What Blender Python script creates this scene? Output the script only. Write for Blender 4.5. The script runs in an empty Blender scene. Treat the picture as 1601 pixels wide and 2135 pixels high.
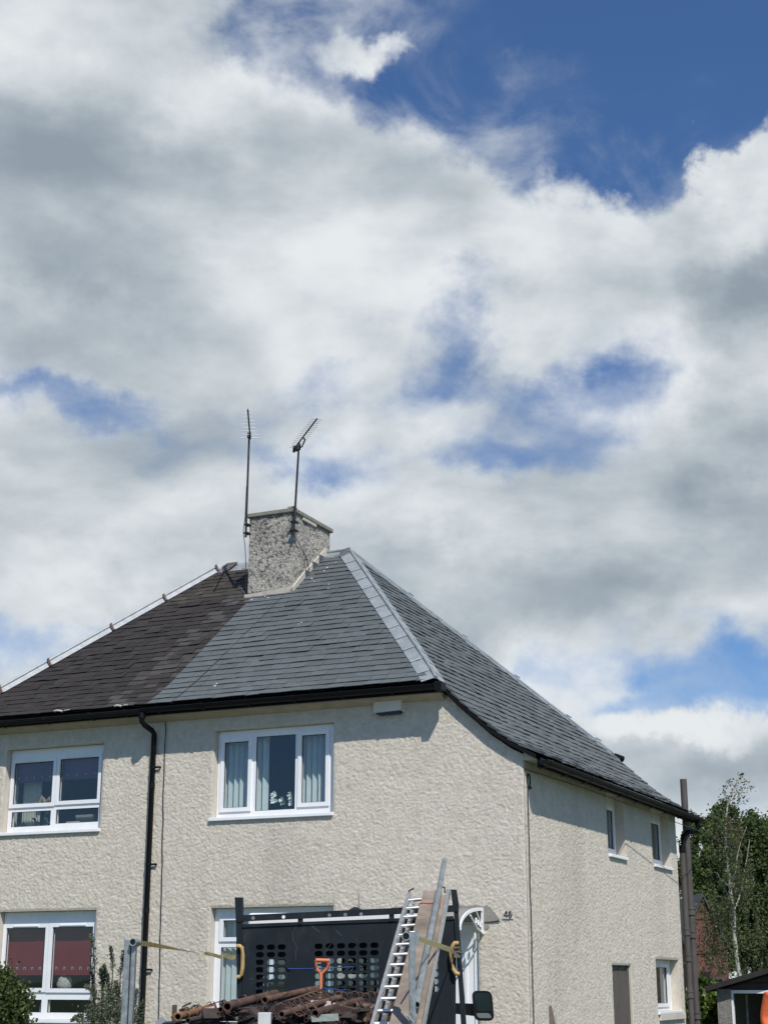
import bpy, math, random
import numpy as np
from mathutils import Matrix, Vector
from mathutils.geometry import tessellate_polygon
random.seed(7)
RNG = np.random.default_rng(11)
scn = bpy.context.scene
COL = scn.collection

# ------------------------------------------------------------------ camera
FPX, HOR, CXP, CYP, EYE = 3208.0, 2045.0, 800.5, 1067.5, 1.6
PITCH = math.atan((HOR - CYP) / FPX)
cam = bpy.data.cameras.new('camera')
cam.sensor_fit = 'VERTICAL'; cam.sensor_height = 36.0; cam.lens = FPX / 2135.0 * 36.0
cam.clip_start = 0.1; cam.clip_end = 5000
camo = bpy.data.objects.new('camera', cam); COL.objects.link(camo)
camo.location = (0, 0, EYE); camo.rotation_euler = (math.pi / 2 + PITCH, 0, 0)
scn.camera = camo
FW = Vector((0, math.cos(PITCH), math.sin(PITCH))); UPV = Vector((0, -math.sin(PITCH), math.cos(PITCH)))
def P(px, py, Y):
    """world point seen at photo pixel (px, py) at horizontal distance Y"""
    r = Vector((1, 0, 0)) * ((px - CXP) / FPX) + UPV * ((CYP - py) / FPX) + FW
    return Vector((0, 0, EYE)) + r * (Y / r.y)

# house frame: u runs right along the front wall, v runs back along the side wall
U = Vector((0.90757, -0.41990, 0)); V = Vector((0.41990, 0.90757, 0))
HF = Matrix(((U.x, V.x, 0, 1.714), (U.y, V.y, 0, 19.0), (0, 0, 1, 0), (0, 0, 0, 1)))

# ------------------------------------------------------------------ sun and sky
SUN_H = Vector((0.95, -1.0, 1.65)).normalized()          # towards the sun, house frame
SUN_W = (U * SUN_H.x + V * SUN_H.y + Vector((0, 0, SUN_H.z))).normalized()
sun = bpy.data.lights.new('sun', 'SUN'); sun.energy = 5.0; sun.angle = math.radians(0.5); sun.color = (1.0, 0.955, 0.89)
suno = bpy.data.objects.new('sun', sun); COL.objects.link(suno)
suno.rotation_euler = SUN_W.to_track_quat('Z', 'Y').to_euler(); suno.location = (5, -5, 30)
SUN_EL = math.asin(SUN_W.z); SUN_AZ = math.atan2(SUN_W.x, SUN_W.y)

vs = scn.view_settings
vs.view_transform = 'Standard'; vs.look = 'None'; vs.exposure = -0.05; vs.gamma = 1.0; vs.use_curve_mapping = False
scn.render.engine = 'CYCLES'

world = bpy.data.worlds.new('World'); scn.world = world; world.use_nodes = True
def build_sky():
    nt = world.node_tree; N = nt.nodes; L = nt.links
    for n in list(N): N.remove(n)
    def nd(t, **k):
        n = N.new(t)
        for a, b in k.items(): setattr(n, a, b)
        return n
    def put(s, v):
        if hasattr(v, 'is_linked') or isinstance(v, bpy.types.NodeSocket): L.new(v, s)
        else: s.default_value = v
    def mth(op, a, b=None, c=None, clamp=False):
        n = nd('ShaderNodeMath', operation=op, use_clamp=clamp)
        put(n.inputs[0], a)
        if b is not None: put(n.inputs[1], b)
        if c is not None: put(n.inputs[2], c)
        return n.outputs[0]
    def vm(op, a, b=None, out=0):
        n = nd('ShaderNodeVectorMath', operation=op)
        put(n.inputs[0], a)
        if b is not None: put(n.inputs[1], b)
        return n.outputs['Value'] if out else n.outputs[0]
    def ramp(x, lo, hi, a=0.0, b=1.0, smooth=True):
        n = nd('ShaderNodeMapRange', interpolation_type='SMOOTHSTEP' if smooth else 'LINEAR'); n.clamp = True
        put(n.inputs[0], x); n.inputs[1].default_value = lo; n.inputs[2].default_value = hi
        n.inputs[3].default_value = a; n.inputs[4].default_value = b
        return n.outputs[0]
    def noise(vec, scale, detail=6, rough=0.55, dist=0.0, lac=2.0):
        n = nd('ShaderNodeTexNoise'); n.noise_dimensions = '3D'
        put(n.inputs['Vector'], vec); n.inputs['Scale'].default_value = scale; n.inputs['Detail'].default_value = detail
        n.inputs['Roughness'].default_value = rough; n.inputs['Distortion'].default_value = dist; n.inputs['Lacunarity'].default_value = lac
        return n
    tc = nd('ShaderNodeTexCoord'); D = tc.outputs['Generated']
    sep = nd('ShaderNodeSeparateXYZ'); L.new(D, sep.inputs[0])
    az = mth('ARCTAN2', sep.outputs[0], sep.outputs[1]); el = mth('ARCSINE', sep.outputs[2])
    cmb = nd('ShaderNodeCombineXYZ'); L.new(az, cmb.inputs[0]); L.new(el, cmb.inputs[1])
    stretch = vm('MULTIPLY', D, (1.0, 1.0, 1.7))
    w1 = noise(D, 6.0, 3, 0.5); w2 = noise(D, 22.0, 5, 0.6)
    Q = vm('ADD', cmb.outputs[0], vm('MULTIPLY', vm('SUBTRACT', w1.outputs['Color'], (0.5, 0.5, 0.5)), (0.10, 0.07, 0.0)))
    Q = vm('ADD', Q, vm('MULTIPLY', vm('SUBTRACT', w2.outputs['Color'], (0.5, 0.5, 0.5)), (0.085, 0.060, 0.0)))
    def blob(px, py, rx, ry, inner=0.0):
        r = (Vector((1, 0, 0)) * ((px - CXP) / FPX) + UPV * ((CYP - py) / FPX) + FW).normalized()
        a, e = math.atan2(r.x, r.y), math.asin(r.z)
        v = vm('MULTIPLY', vm('SUBTRACT', Q, (a, e, 0)), (FPX / rx * math.cos(e), FPX / ry, 0))
        return ramp(vm('LENGTH', v, out=1), inner, 1.0, 1.0, 0.0)
    def field(v):
        n1 = noise(v, 4.2, 7, 0.54, 0.15); n2 = noise(v, 14.0, 6, 0.55, 0.2)
        return n1.outputs['Fac'], n2.outputs['Fac']
    a1, a2 = field(stretch)
    b1, b2 = field(vm('ADD', stretch, (0.012, -0.008, 0.050)))
    cov = mth('MULTIPLY_ADD', mth('SUBTRACT', a1, 0.5), 2.6, ramp(sep.outputs[1], 0.1, 0.75, -0.85, 0.50))
    cov = mth('MULTIPLY_ADD', mth('SUBTRACT', a2, 0.5), 1.35, cov)
    gaps = [(1290, 60, 700, 400, -2.6), (1520, -120, 760, 420, -1.8), (1400, 300, 200, 260, -1.4), (1080, 230, 380, 250, -1.2), (1250, 330, 330, 150, -0.6),
            (820, 10, 460, 210, -1.3), (600, 100, 240, 190, -1.35), (830, 225, 300, 90, -0.9), (1000, -250, 600, 260, -1.4),
            (940, 720, 170, 220, -1.0), (1220, 820, 270, 150, -1.15), (1020, 945, 300, 95, -0.85), (670, 945, 230, 90, -0.85), (800, 830, 380, 120, -0.40),
            (240, 850, 380, 70, -1.0), (30, 800, 240, 60, -0.6), (640, 780, 160, 70, -0.4), (480, 650, 300, 120, -0.25),
            (60, 1340, 300, 110, -0.9), (1500, 1390, 380, 150, -1.25), (1110, 1400, 210, 95, -0.8), (1280, 1490, 260, 60, -0.7), (1560, 1470, 220, 90, -0.5)]
    mass = [(810, 140, 240, 80, 1.5), (1590, 370, 220, 240, 2.3), (1560, 480, 250, 300, 1.2), (130, 200, 520, 480, 0.55), (560, 330, 330, 170, 0.6), (900, 430, 480, 150, 0.75), (1300, 500, 330, 140, 0.8),
            (450, 560, 620, 170, 0.25), (1560, 830, 260, 330, 0.9), (350, 1090, 600, 180, 0.7), (1000, 1120, 560, 140, 0.8), (1060, 690, 120, 110, 0.35),
            (1500, 1100, 360, 200, 0.7), (1450, 1560, 420, 75, 0.9), (850, 1290, 400, 140, 0.6), (240, 1240, 360, 110, 0.5), (1300, 1640, 460, 80, 0.4)]
    for px, py, rx, ry, am in gaps + mass:
        cov = mth('MULTIPLY_ADD', blob(px, py, rx, ry), am, cov)
    alpha = ramp(cov, -0.75, 0.50, 0.0, 1.0)
    vn = noise(vm('MULTIPLY', vm('ADD', D, (0.7, 0.2, 0.9)), (1.0, 1.0, 1.5)), 11.0, 7, 0.60, 0.5)
    veil = None
    for px, py, rx, ry, am in [(640, 110, 460, 280, 1.0), (960, 300, 480, 170, 0.85), (1325, 300, 80, 120, 1.0), (1200, 260, 120, 70, 0.55), (1050, 150, 230, 60, 0.5), (1230, 380, 330, 90, 0.8),
                               (900, 780, 500, 260, 0.5), (1400, 1400, 400, 160, 0.4), (200, 860, 400, 100, 0.45), (60, 1350, 260, 110, 0.5), (1480, 300, 130, 150, 0.4)]:
        q = mth('MULTIPLY', blob(px, py, rx, ry), am); veil = q if veil is None else mth('MAXIMUM', veil, q)
    veil = mth('MULTIPLY', veil, ramp(vn.outputs['Fac'], 0.34, 0.70, 0.0, 0.85))
    alpha = mth('MAXIMUM', alpha, mth('ADD', mth('MULTIPLY', alpha, mth('SUBTRACT', 1.0, veil)), veil), clamp=True)
    # cloud tone: bright sunlit tops, soft grey bases
    tone = mth('MULTIPLY_ADD', mth('SUBTRACT', a1, b1), 2.3, 0.60)
    tone = mth('MULTIPLY_ADD', mth('SUBTRACT', a2, b2), 0.36, tone)
    sh = noise(vm('ADD', stretch, (3.1, 1.7, 0.4)), 5.0, 3, 0.45, 0.1)
    tone = mth('MULTIPLY_ADD', mth('SUBTRACT', sh.outputs['Fac'], 0.5), 0.9, tone)
    tone = mth('ADD', ramp(cov, -0.1, 1.3, 0.10, -0.12), tone)
    tones = [(120, 290, 380, 190, -0.22), (200, 520, 420, 150, -0.25), (60, 80, 300, 200, 0.25), (450, 220, 260, 170, 0.30), (760, 400, 380, 110, 0.22),
             (420, 610, 400, 110, -0.12), (1080, 470, 420, 130, 0.25), (1560, 360, 170, 190, 0.50), (1570, 600, 230, 130, -0.40), (1440, 520, 200, 120, 0.25),
             (880, 120, 150, 70, 0.15), (1330, 750, 200, 110, 0.25), (1500, 920, 300, 130, -0.28), (520, 1010, 400, 90, 0.08), (330, 1130, 420, 90, 0.22),
             (900, 1070, 360, 90, 0.28), (1190, 1250, 420, 100, -0.30), (1100, 1180, 260, 70, -0.12), (140, 1230, 220, 70, 0.15), (1390, 1545, 300, 45, 0.55),
             (1480, 1630, 360, 60, -0.12), (1250, 1350, 330, 80, -0.12), (1500, 1060, 260, 80, 0.10), (300, 930, 330, 70, -0.10), (60, 620, 300, 120, 0.12), (850, 1300, 260, 60, -0.15)]
    for px, py, rx, ry, am in tones:
        tone = mth('MULTIPLY_ADD', blob(px, py, rx, ry), am, tone)
    cr = nd('ShaderNodeValToRGB'); put(cr.inputs[0], tone); cr.color_ramp.interpolation = 'B_SPLINE'
    e = cr.color_ramp.elements
    e[0].position = 0.0; e[0].color = (0.26, 0.315, 0.37, 1)
    e[1].position = 1.0; e[1].color = (0.82, 0.85, 0.87, 1)
    k = cr.color_ramp.elements.new(0.33); k.color = (0.375, 0.435, 0.49, 1)
    k = cr.color_ramp.elements.new(0.66); k.color = (0.60, 0.65, 0.685, 1)
    cloud = vm('SCALE', cr.outputs[0]); cloud.node.inputs['Scale'].default_value = 1.05 / SKY
    sky = nd('ShaderNodeTexSky'); sky.sky_type = 'NISHITA'; sky.sun_disc = False
    sky.sun_elevation = SUN_EL; sky.sun_rotation = SUN_AZ; sky.air_density = 1.0; sky.dust_density = 0.6; sky.ozone_density = 2.2
    skyc = vm('MULTIPLY', sky.outputs[0], SKYMUL)
    mx = nd('ShaderNodeMix', data_type='RGBA'); put(mx.inputs[0], alpha); put(mx.inputs[6], skyc); put(mx.inputs[7], cloud)
    bg = nd('ShaderNodeBackground'); put(bg.inputs['Color'], mx.outputs[2]); bg.inputs['Strength'].default_value = SKY
    out = nd('ShaderNodeOutputWorld'); L.new(bg.outputs[0], out.inputs[0])
SKY = 0.10
SKYMUL = (0.62, 0.87, 1.17)
build_sky()

# ------------------------------------------------------------------ helpers
def tag(o, label=None, cat=None, group=None, kind=None):
    if label: o['label'] = label
    if cat: o['category'] = cat
    if group: o['group'] = group
    if kind: o['kind'] = kind
    return o
WM = {}
def thing(name, loc, label, cat, group=None, mat=None):
    o = bpy.data.objects.new(name, None); COL.objects.link(o)
    o.empty_display_size = 0.2
    m = mat if mat is not None else Matrix.Translation(Vector(loc))
    o.matrix_basis = m; WM[o] = m.copy()
    return tag(o, label, cat, group)
def link(name, mesh, W, parent=None):
    o = bpy.data.objects.new(name, mesh); COL.objects.link(o)
    if parent is not None:
        o.parent = parent; o.matrix_basis = WM[parent].inverted() @ W
    else:
        o.matrix_basis = W
    WM[o] = W.copy()
    return o
class MB:
    def __init__(s): s.v = []; s.f = []; s.smooth = []
    def add(s, vs, fs, smooth=False):
        n = len(s.v); s.v += [tuple(x) for x in vs]
        for f in fs: s.f.append(tuple(i + n for i in f)); s.smooth.append(smooth)
        return s
    def box(s, x0, x1, y0, y1, z0, z1, M=None):
        vs = [Vector((x, y, z)) for z in (z0, z1) for y in (y0, y1) for x in (x0, x1)]
        if M is not None: vs = [M @ v for v in vs]
        return s.add(vs, [(0, 2, 3, 1), (4, 5, 7, 6), (0, 1, 5, 4), (2, 6, 7, 3), (0, 4, 6, 2), (1, 3, 7, 5)])
    def tube(s, p0, p1, r0, r1=None, n=10, cap=True, bore=0.0):
        return s.path([p0, p1], r0, n, cap, r1, bore)
    def path(s, pts, r, n=8, cap=True, r1=None, bore=0.0):
        pts = [Vector(p) for p in pts]; k = len(pts); r1 = r if r1 is None else r1
        rings = []
        for j, p in enumerate(pts):
            d = (pts[min(j + 1, k - 1)] - pts[max(j - 1, 0)]).normalized()
            up = Vector((0, 0, 1)) if abs(d.z) < 0.95 else Vector((0, 1, 0))
            a = d.cross(up).normalized(); b = a.cross(d)
            rr = r + (r1 - r) * j / (k - 1)
            rings.append([p + (a * math.cos(t) + b * math.sin(t)) * rr for t in [2 * math.pi * q / n for q in range(n)]])
        vs = [v for R in rings for v in R]
        fs = [(j * n + q, j * n + (q + 1) % n, (j + 1) * n + (q + 1) % n, (j + 1) * n + q) for j in range(k - 1) for q in range(n)]
        s.add(vs, fs, True)
        if cap:
            if bore:
                for R, c, q in ((rings[0], pts[0], (pts[1] - pts[0])), (rings[-1], pts[-1], (pts[-2] - pts[-1]))):
                    q = q.normalized(); inn = [c + (v - c) * bore for v in R]; dp = [v + q * min(0.25, (pts[1]-pts[0]).length * 0.45) for v in inn]
                    s.add(R + inn + dp + [c + q * min(0.25, (pts[1]-pts[0]).length * 0.45)], [(i, (i + 1) % n, n + (i + 1) % n, n + i) for i in range(n)] +
                          [(n + i, n + (i + 1) % n, 2 * n + (i + 1) % n, 2 * n + i) for i in range(n)] + [(2 * n + i, 2 * n + (i + 1) % n, 3 * n) for i in range(n)])
            else:
                s.add(rings[0], [tuple(range(n))[::-1]]); s.add(rings[-1], [tuple(range(n))])
        return s
    def prism(s, poly, ext, M=None):
        """poly: list of 3D points (planar), ext: extrusion vector"""
        poly = [Vector(p) for p in poly]; ext = Vector(ext); n = len(poly)
        tri = tessellate_polygon([poly])
        vs = poly + [p + ext for p in poly]
        if M is not None: vs = [M @ v for v in vs]
        fs = [tuple(t) for t in tri] + [tuple(i + n for i in t)[::-1] for t in tri] + [(i, (i + 1) % n, n + (i + 1) % n, n + i) for i in range(n)]
        return s.add(vs, fs)
    def slab(s, x0, x1, z0, z1, holes, y0, y1, M=None):
        """plate in the xz plane between y0 and y1 with rectangular holes"""
        xs = sorted({x0, x1, *[h[0] for h in holes], *[h[1] for h in holes]}); zs = sorted({z0, z1, *[h[2] for h in holes], *[h[3] for h in holes]})
        def hole(i, j):
            if i < 0 or j < 0 or i >= len(xs) - 1 or j >= len(zs) - 1: return True
            cx = (xs[i] + xs[i + 1]) / 2; cz = (zs[j] + zs[j + 1]) / 2
            return any(h[0] < cx < h[1] and h[2] < cz < h[3] for h in holes)
        T = (lambda v: M @ Vector(v)) if M is not None else Vector
        for i in range(len(xs) - 1):
            for j in range(len(zs) - 1):
                if hole(i, j): continue
                a, b, c, d = xs[i], xs[i + 1], zs[j], zs[j + 1]
                s.add([T((a, y0, c)), T((b, y0, c)), T((b, y0, d)), T((a, y0, d))], [(0, 1, 2, 3)])
                s.add([T((a, y1, c)), T((b, y1, c)), T((b, y1, d)), T((a, y1, d))], [(3, 2, 1, 0)])
                if hole(i - 1, j): s.add([T((a, y0, c)), T((a, y0, d)), T((a, y1, d)), T((a, y1, c))], [(0, 1, 2, 3)])
                if hole(i + 1, j): s.add([T((b, y0, c)), T((b, y0, d)), T((b, y1, d)), T((b, y1, c))], [(3, 2, 1, 0)])
                if hole(i, j - 1): s.add([T((a, y0, c)), T((b, y0, c)), T((b, y1, c)), T((a, y1, c))], [(3, 2, 1, 0)])
                if hole(i, j + 1): s.add([T((a, y0, d)), T((b, y0, d)), T((b, y1, d)), T((a, y1, d))], [(0, 1, 2, 3)])
        return s
    def mesh(s, name, mat):
        me = bpy.data.meshes.new(name); me.from_pydata(s.v, [], s.f)
        me.polygons.foreach_set('use_smooth', s.smooth)
        if mat: me.materials.append(mat)
        me.update(); return me
    def build(s, name, mat, parent=None, F=None, bevel=0.0):
        """vertices are in frame F (world if None); the object sits at its parent's origin"""
        F = F if F is not None else Matrix.Identity(4)
        if parent is not None: T = WM[parent].inverted() @ F; W = WM[parent]
        else:
            c = F @ (sum((Vector(v) for v in s.v), Vector()) / len(s.v)); W = Matrix.Translation(c); T = W.inverted() @ F
        s.v = [tuple(T @ Vector(v)) for v in s.v]
        o = link(name, s.mesh(name, mat), W, parent)
        if bevel:
            b = o.modifiers.new('bevel', 'BEVEL'); b.width = bevel; b.segments = 2; b.limit_method = 'ANGLE'
        return o
def np_mesh(name, verts, faces, mat, W, parent=None, smooth=True, tone=None):
    me = bpy.data.meshes.new(name); nv, nf = len(verts), len(faces); k = faces.shape[1]
    me.vertices.add(nv); me.vertices.foreach_set('co', np.asarray(verts, dtype=np.float32).ravel())
    me.loops.add(nf * k); me.loops.foreach_set('vertex_index', faces.astype(np.int32).ravel())
    me.polygons.add(nf); me.polygons.foreach_set('loop_start', np.arange(0, nf * k, k, dtype=np.int32))
    try: me.polygons.foreach_set('loop_total', np.full(nf, k, dtype=np.int32))
    except Exception: pass
    me.update(calc_edges=True)
    me.polygons.foreach_set('use_smooth', np.full(nf, smooth))
    if tone is not None:
        at = me.attributes.new('tone', 'FLOAT', 'FACE'); at.data.foreach_set('value', np.asarray(tone, dtype=np.float32))
    me.materials.append(mat); me.validate()
    return link(name, me, W, parent)

# ------------------------------------------------------------------ materials
MATS = {}
def mat(name, col, rough=0.6, metal=0.0, var=0.12, vscale=6.0, bump=0.0, bscale=60.0, bdist=0.01, col2=None, stain=None, sscale=1.5, tone=0.0,
        streak=None, spec=0.5, edge=(0.45, 0.62), trans=0.0):
    if name in MATS: return MATS[name]
    m = bpy.data.materials.new(name); MATS[name] = m; m.use_nodes = True
    nt = m.node_tree; N = nt.nodes; L = nt.links; b = N['Principled BSDF']
    b.inputs['Roughness'].default_value = rough; b.inputs['Metallic'].default_value = metal; b.inputs['Specular IOR Level'].default_value = spec
    tc = N.new('ShaderNodeTexCoord')
    no = N.new('ShaderNodeTexNoise'); no.inputs['Scale'].default_value = vscale; no.inputs['Detail'].default_value = 6; no.inputs['Roughness'].default_value = 0.6
    L.new(tc.outputs['Object'], no.inputs['Vector'])
    mr = N.new('ShaderNodeMapRange'); mr.inputs[1].default_value = 0.3; mr.inputs[2].default_value = 0.7
    mr.inputs[3].default_value = 1 - var; mr.inputs[4].default_value = 1 + var; L.new(no.outputs['Fac'], mr.inputs[0])
    base = None
    rgb = N.new('ShaderNodeRGB'); rgb.outputs[0].default_value = (*col, 1); base = rgb.outputs[0]
    def mixc(fac, a, c):
        x = N.new('ShaderNodeMix'); x.data_type = 'RGBA'; L.new(fac, x.inputs[0]); L.new(a, x.inputs[6])
        if isinstance(c, tuple): x.inputs[7].default_value = (*c, 1)
        else: L.new(c, x.inputs[7])
        return x.outputs[2]
    if tone:
        oi = N.new('ShaderNodeObjectInfo'); at = N.new('ShaderNodeAttribute'); at.attribute_name = 'tone'
        ad = N.new('ShaderNodeMath'); ad.operation = 'ADD'; L.new(oi.outputs['Random'], ad.inputs[0]); L.new(at.outputs['Fac'], ad.inputs[1])
        fr = N.new('ShaderNodeMath'); fr.operation = 'FRACT'; L.new(ad.outputs[0], fr.inputs[0])
        mt = N.new('ShaderNodeMapRange'); mt.inputs[3].default_value = 1 - tone; mt.inputs[4].default_value = 1 + tone; L.new(fr.outputs[0], mt.inputs[0])
        mm = N.new('ShaderNodeMath'); mm.operation = 'MULTIPLY'; L.new(mt.outputs[0], mm.inputs[0]); L.new(mr.outputs[0], mm.inputs[1]); fac = mm.outputs[0]
    else: fac = mr.outputs[0]
    if col2:
        n2 = N.new('ShaderNodeTexNoise'); n2.inputs['Scale'].default_value = vscale * 0.37; n2.inputs['Detail'].default_value = 8; n2.inputs['Roughness'].default_value = 0.65
        L.new(tc.outputs['Object'], n2.inputs['Vector'])
        r2 = N.new('ShaderNodeMapRange'); r2.inputs[1].default_value = edge[0]; r2.inputs[2].default_value = edge[1]; L.new(n2.outputs['Fac'], r2.inputs[0])
        base = mixc(r2.outputs[0], base, col2)
    if stain:
        n3 = N.new('ShaderNodeTexNoise'); n3.inputs['Scale'].default_value = sscale; n3.inputs['Detail'].default_value = 7; n3.inputs['Roughness'].default_value = 0.6
        mp = N.new('ShaderNodeMapping'); mp.inputs['Scale'].default_value = (1, 1, 0.35); L.new(tc.outputs['Object'], mp.inputs[0]); L.new(mp.outputs[0], n3.inputs['Vector'])
        r3 = N.new('ShaderNodeMapRange'); r3.inputs[1].default_value = 0.52; r3.inputs[2].default_value = 0.75; r3.inputs[4].default_value = 0.6; L.new(n3.outputs['Fac'], r3.inputs[0])
        base = mixc(r3.outputs[0], base, stain)
    if streak: base = streak(N, L, tc, base, mixc)
    vmn = N.new('ShaderNodeVectorMath'); vmn.operation = 'SCALE'; L.new(base, vmn.inputs[0]); L.new(fac, vmn.inputs['Scale'])
    L.new(vmn.outputs[0], b.inputs['Base Color'])
    rr = N.new('ShaderNodeMapRange'); rr.inputs[3].default_value = max(0.02, rough - 0.08); rr.inputs[4].default_value = min(1, rough + 0.08); L.new(no.outputs['Fac'], rr.inputs[0])
    L.new(rr.outputs[0], b.inputs['Roughness'])
    if bump:
        nb = N.new('ShaderNodeTexNoise'); nb.inputs['Scale'].default_value = bscale; nb.inputs['Detail'].default_value = 5; nb.inputs['Roughness'].default_value = 0.6
        L.new(tc.outputs['Object'], nb.inputs['Vector'])
        bp = N.new('ShaderNodeBump'); bp.inputs['Strength'].default_value = bump; bp.inputs['Distance'].default_value = bdist
        L.new(nb.outputs['Fac'], bp.inputs['Height']); L.new(bp.outputs[0], b.inputs['Normal'])
    if trans:
        b.inputs['Transmission Weight'].default_value = 0.0
        tl = N.new('ShaderNodeBsdfTranslucent'); L.new(vmn.outputs[0], tl.inputs[0]); ms = N.new('ShaderNodeMixShader'); ms.inputs[0].default_value = trans
        L.new(b.outputs[0], ms.inputs[1]); L.new(tl.outputs[0], ms.inputs[2]); L.new(ms.outputs[0], N['Material Output'].inputs[0])
    return m
def glass(name, tint=(0.86, 0.92, 0.92), ior=1.9):
    m = bpy.data.materials.new(name); m.use_nodes = True; nt = m.node_tree; N = nt.nodes; L = nt.links
    N.remove(N['Principled BSDF'])
    t = N.new('ShaderNodeBsdfTransparent'); t.inputs[0].default_value = (*tint, 1)
    g = N.new('ShaderNodeBsdfGlossy'); g.inputs['Roughness'].default_value = 0.02; g.inputs[0].default_value = (0.95, 0.97, 1, 1)
    tc = N.new('ShaderNodeTexCoord'); nb = N.new('ShaderNodeTexNoise'); nb.inputs['Scale'].default_value = 1.3; L.new(tc.outputs['Object'], nb.inputs['Vector'])
    bp = N.new('ShaderNodeBump'); bp.inputs['Strength'].default_value = 0.05; bp.inputs['Distance'].default_value = 0.05; L.new(nb.outputs['Fac'], bp.inputs['Height']); L.new(bp.outputs[0], g.inputs['Normal'])
    f = N.new('ShaderNodeFresnel'); gm = N.new('ShaderNodeNewGeometry')
    ir = N.new('ShaderNodeMapRange'); ir.inputs[3].default_value = ior; ir.inputs[4].default_value = 1 / ior; L.new(gm.outputs['Backfacing'], ir.inputs[0]); L.new(ir.outputs[0], f.inputs[0])
    mx = N.new('ShaderNodeMixShader'); L.new(f.outputs[0], mx.inputs[0]); L.new(t.outputs[0], mx.inputs[1]); L.new(g.outputs[0], mx.inputs[2])
    L.new(mx.outputs[0], N['Material Output'].inputs[0]); MATS[name] = m; return m

def pale_patch(N, L, tc, base, mixc):
    # weathered lime run down the old slates beside the chimney (lies along one line of the slope)
    sp = N.new('ShaderNodeSeparateXYZ'); gm = N.new('ShaderNodeNewGeometry')
    tr = N.new('ShaderNodeVectorTransform'); return base
M_HARL = mat('cream_roughcast', (0.578, 0.528, 0.446), 0.9, var=0.10, vscale=14, bump=0.55, bscale=95, bdist=0.012, col2=(0.525, 0.475, 0.392), stain=(0.40, 0.355, 0.30), sscale=0.8)
M_REVEAL = mat('cream_smooth_render', (0.53, 0.485, 0.415), 0.85, var=0.07, vscale=9, bump=0.2, bscale=120, bdist=0.003, stain=(0.40, 0.36, 0.30), sscale=3)
M_PATCH = mat('bare_grey_mortar', (0.27, 0.255, 0.225), 0.95, var=0.2, vscale=25, bump=0.8, bscale=90, bdist=0.01)
M_WHITE = mat('white_upvc', (0.78, 0.79, 0.80), 0.28, var=0.03, vscale=4)
M_SEAL = mat('dark_gasket', (0.03, 0.03, 0.035), 0.6)
M_GLASS = glass('window_glass')
M_SLATE = mat('new_blue_grey_slate', (0.086, 0.099, 0.103), 0.58, spec=0.35, var=0.14, vscale=9, bump=0.35, bscale=45, bdist=0.006, col2=(0.089, 0.100, 0.103), tone=0.12)
M_OLD = mat('old_brown_black_slate', (0.031, 0.027, 0.026), 0.85, spec=0.25, var=0.25, vscale=3, bump=0.4, bscale=40, bdist=0.006, col2=(0.046, 0.039, 0.033), tone=0.20, stain=(0.066, 0.060, 0.052), sscale=1.8)
M_OLDPALE = mat('lime_stained_old_slate', (0.041, 0.036, 0.034), 0.85, var=0.3, vscale=11, bump=0.6, bscale=40, bdist=0.008, col2=(0.072, 0.066, 0.059), edge=(0.54, 0.74), tone=0.22)
M_ZINC = mat('dull_zinc', (0.40, 0.43, 0.44), 0.42, metal=0.55, var=0.16, vscale=8, bump=0.12, bscale=14, bdist=0.01, col2=(0.33, 0.37, 0.38))
M_BLACK = mat('black_gutter_plastic', (0.006, 0.006, 0.008), 0.48, var=0.2, spec=0.18)
M_OLDGUT = mat('old_gutter_iron', (0.014, 0.013, 0.014), 0.75, spec=0.2, var=0.4, vscale=12)
M_UNDER = mat('roof_felt_and_shade', (0.009, 0.009, 0.010), 0.95, spec=0.1)  # felt under the slates, and the near-black of the painted verge shade
M_SOFFIT = mat('cream_soffit_board', (0.36, 0.305, 0.235), 0.85, var=0.15, vscale=5, stain=(0.30, 0.26, 0.19), sscale=2)
M_STACK = mat('grey_brown_pipe', (0.078, 0.070, 0.065), 0.5, spec=0.3, var=0.14, vscale=5, stain=(0.12, 0.11, 0.10))
M_CHIM = mat('lichened_chimney_render', (0.45, 0.425, 0.375), 0.95, var=0.30, vscale=50, bump=1.0, bscale=45, bdist=0.035, col2=(0.10, 0.092, 0.078), edge=(0.49, 0.62), stain=(0.06, 0.055, 0.045), sscale=3.2)
M_CAP = mat('weathered_concrete_cope', (0.215, 0.20, 0.17), 0.9, var=0.25, vscale=16, bump=0.5, bscale=60, bdist=0.01)
M_MORTAR = mat('pale_mortar_fillet', (0.46, 0.42, 0.36), 0.9, var=0.2, vscale=18, bump=0.5, bscale=60, bdist=0.008, stain=(0.28, 0.25, 0.21), sscale=4)
M_RUSTCLIP = mat('rusty_strap', (0.075, 0.045, 0.035), 0.8, var=0.3, vscale=20)
M_AERIAL = mat('dark_aerial_metal', (0.03, 0.028, 0.032), 0.5, metal=0.4)
M_ALU = mat('aluminium', (0.56, 0.56, 0.55), 0.35, metal=0.75, var=0.15, vscale=12)
M_GALV = mat('galvanised_steel', (0.34, 0.36, 0.36), 0.42, metal=0.55, var=0.25, vscale=18, col2=(0.24, 0.26, 0.27))
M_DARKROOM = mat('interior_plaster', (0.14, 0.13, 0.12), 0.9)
M_BLIND = mat('pale_green_blind_fabric', (0.64, 0.69, 0.69), 0.8, var=0.05, trans=0.25)
M_MAROON = mat('maroon_blind_fabric', (0.15, 0.008, 0.018), 0.85, var=0.15, vscale=3)
M_PURPLE = mat('dusky_purple_blind_fabric', (0.11, 0.045, 0.090), 0.85, var=0.12, vscale=3)
M_NET = mat('cream_curtain', (0.38, 0.36, 0.30), 0.85)

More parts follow.
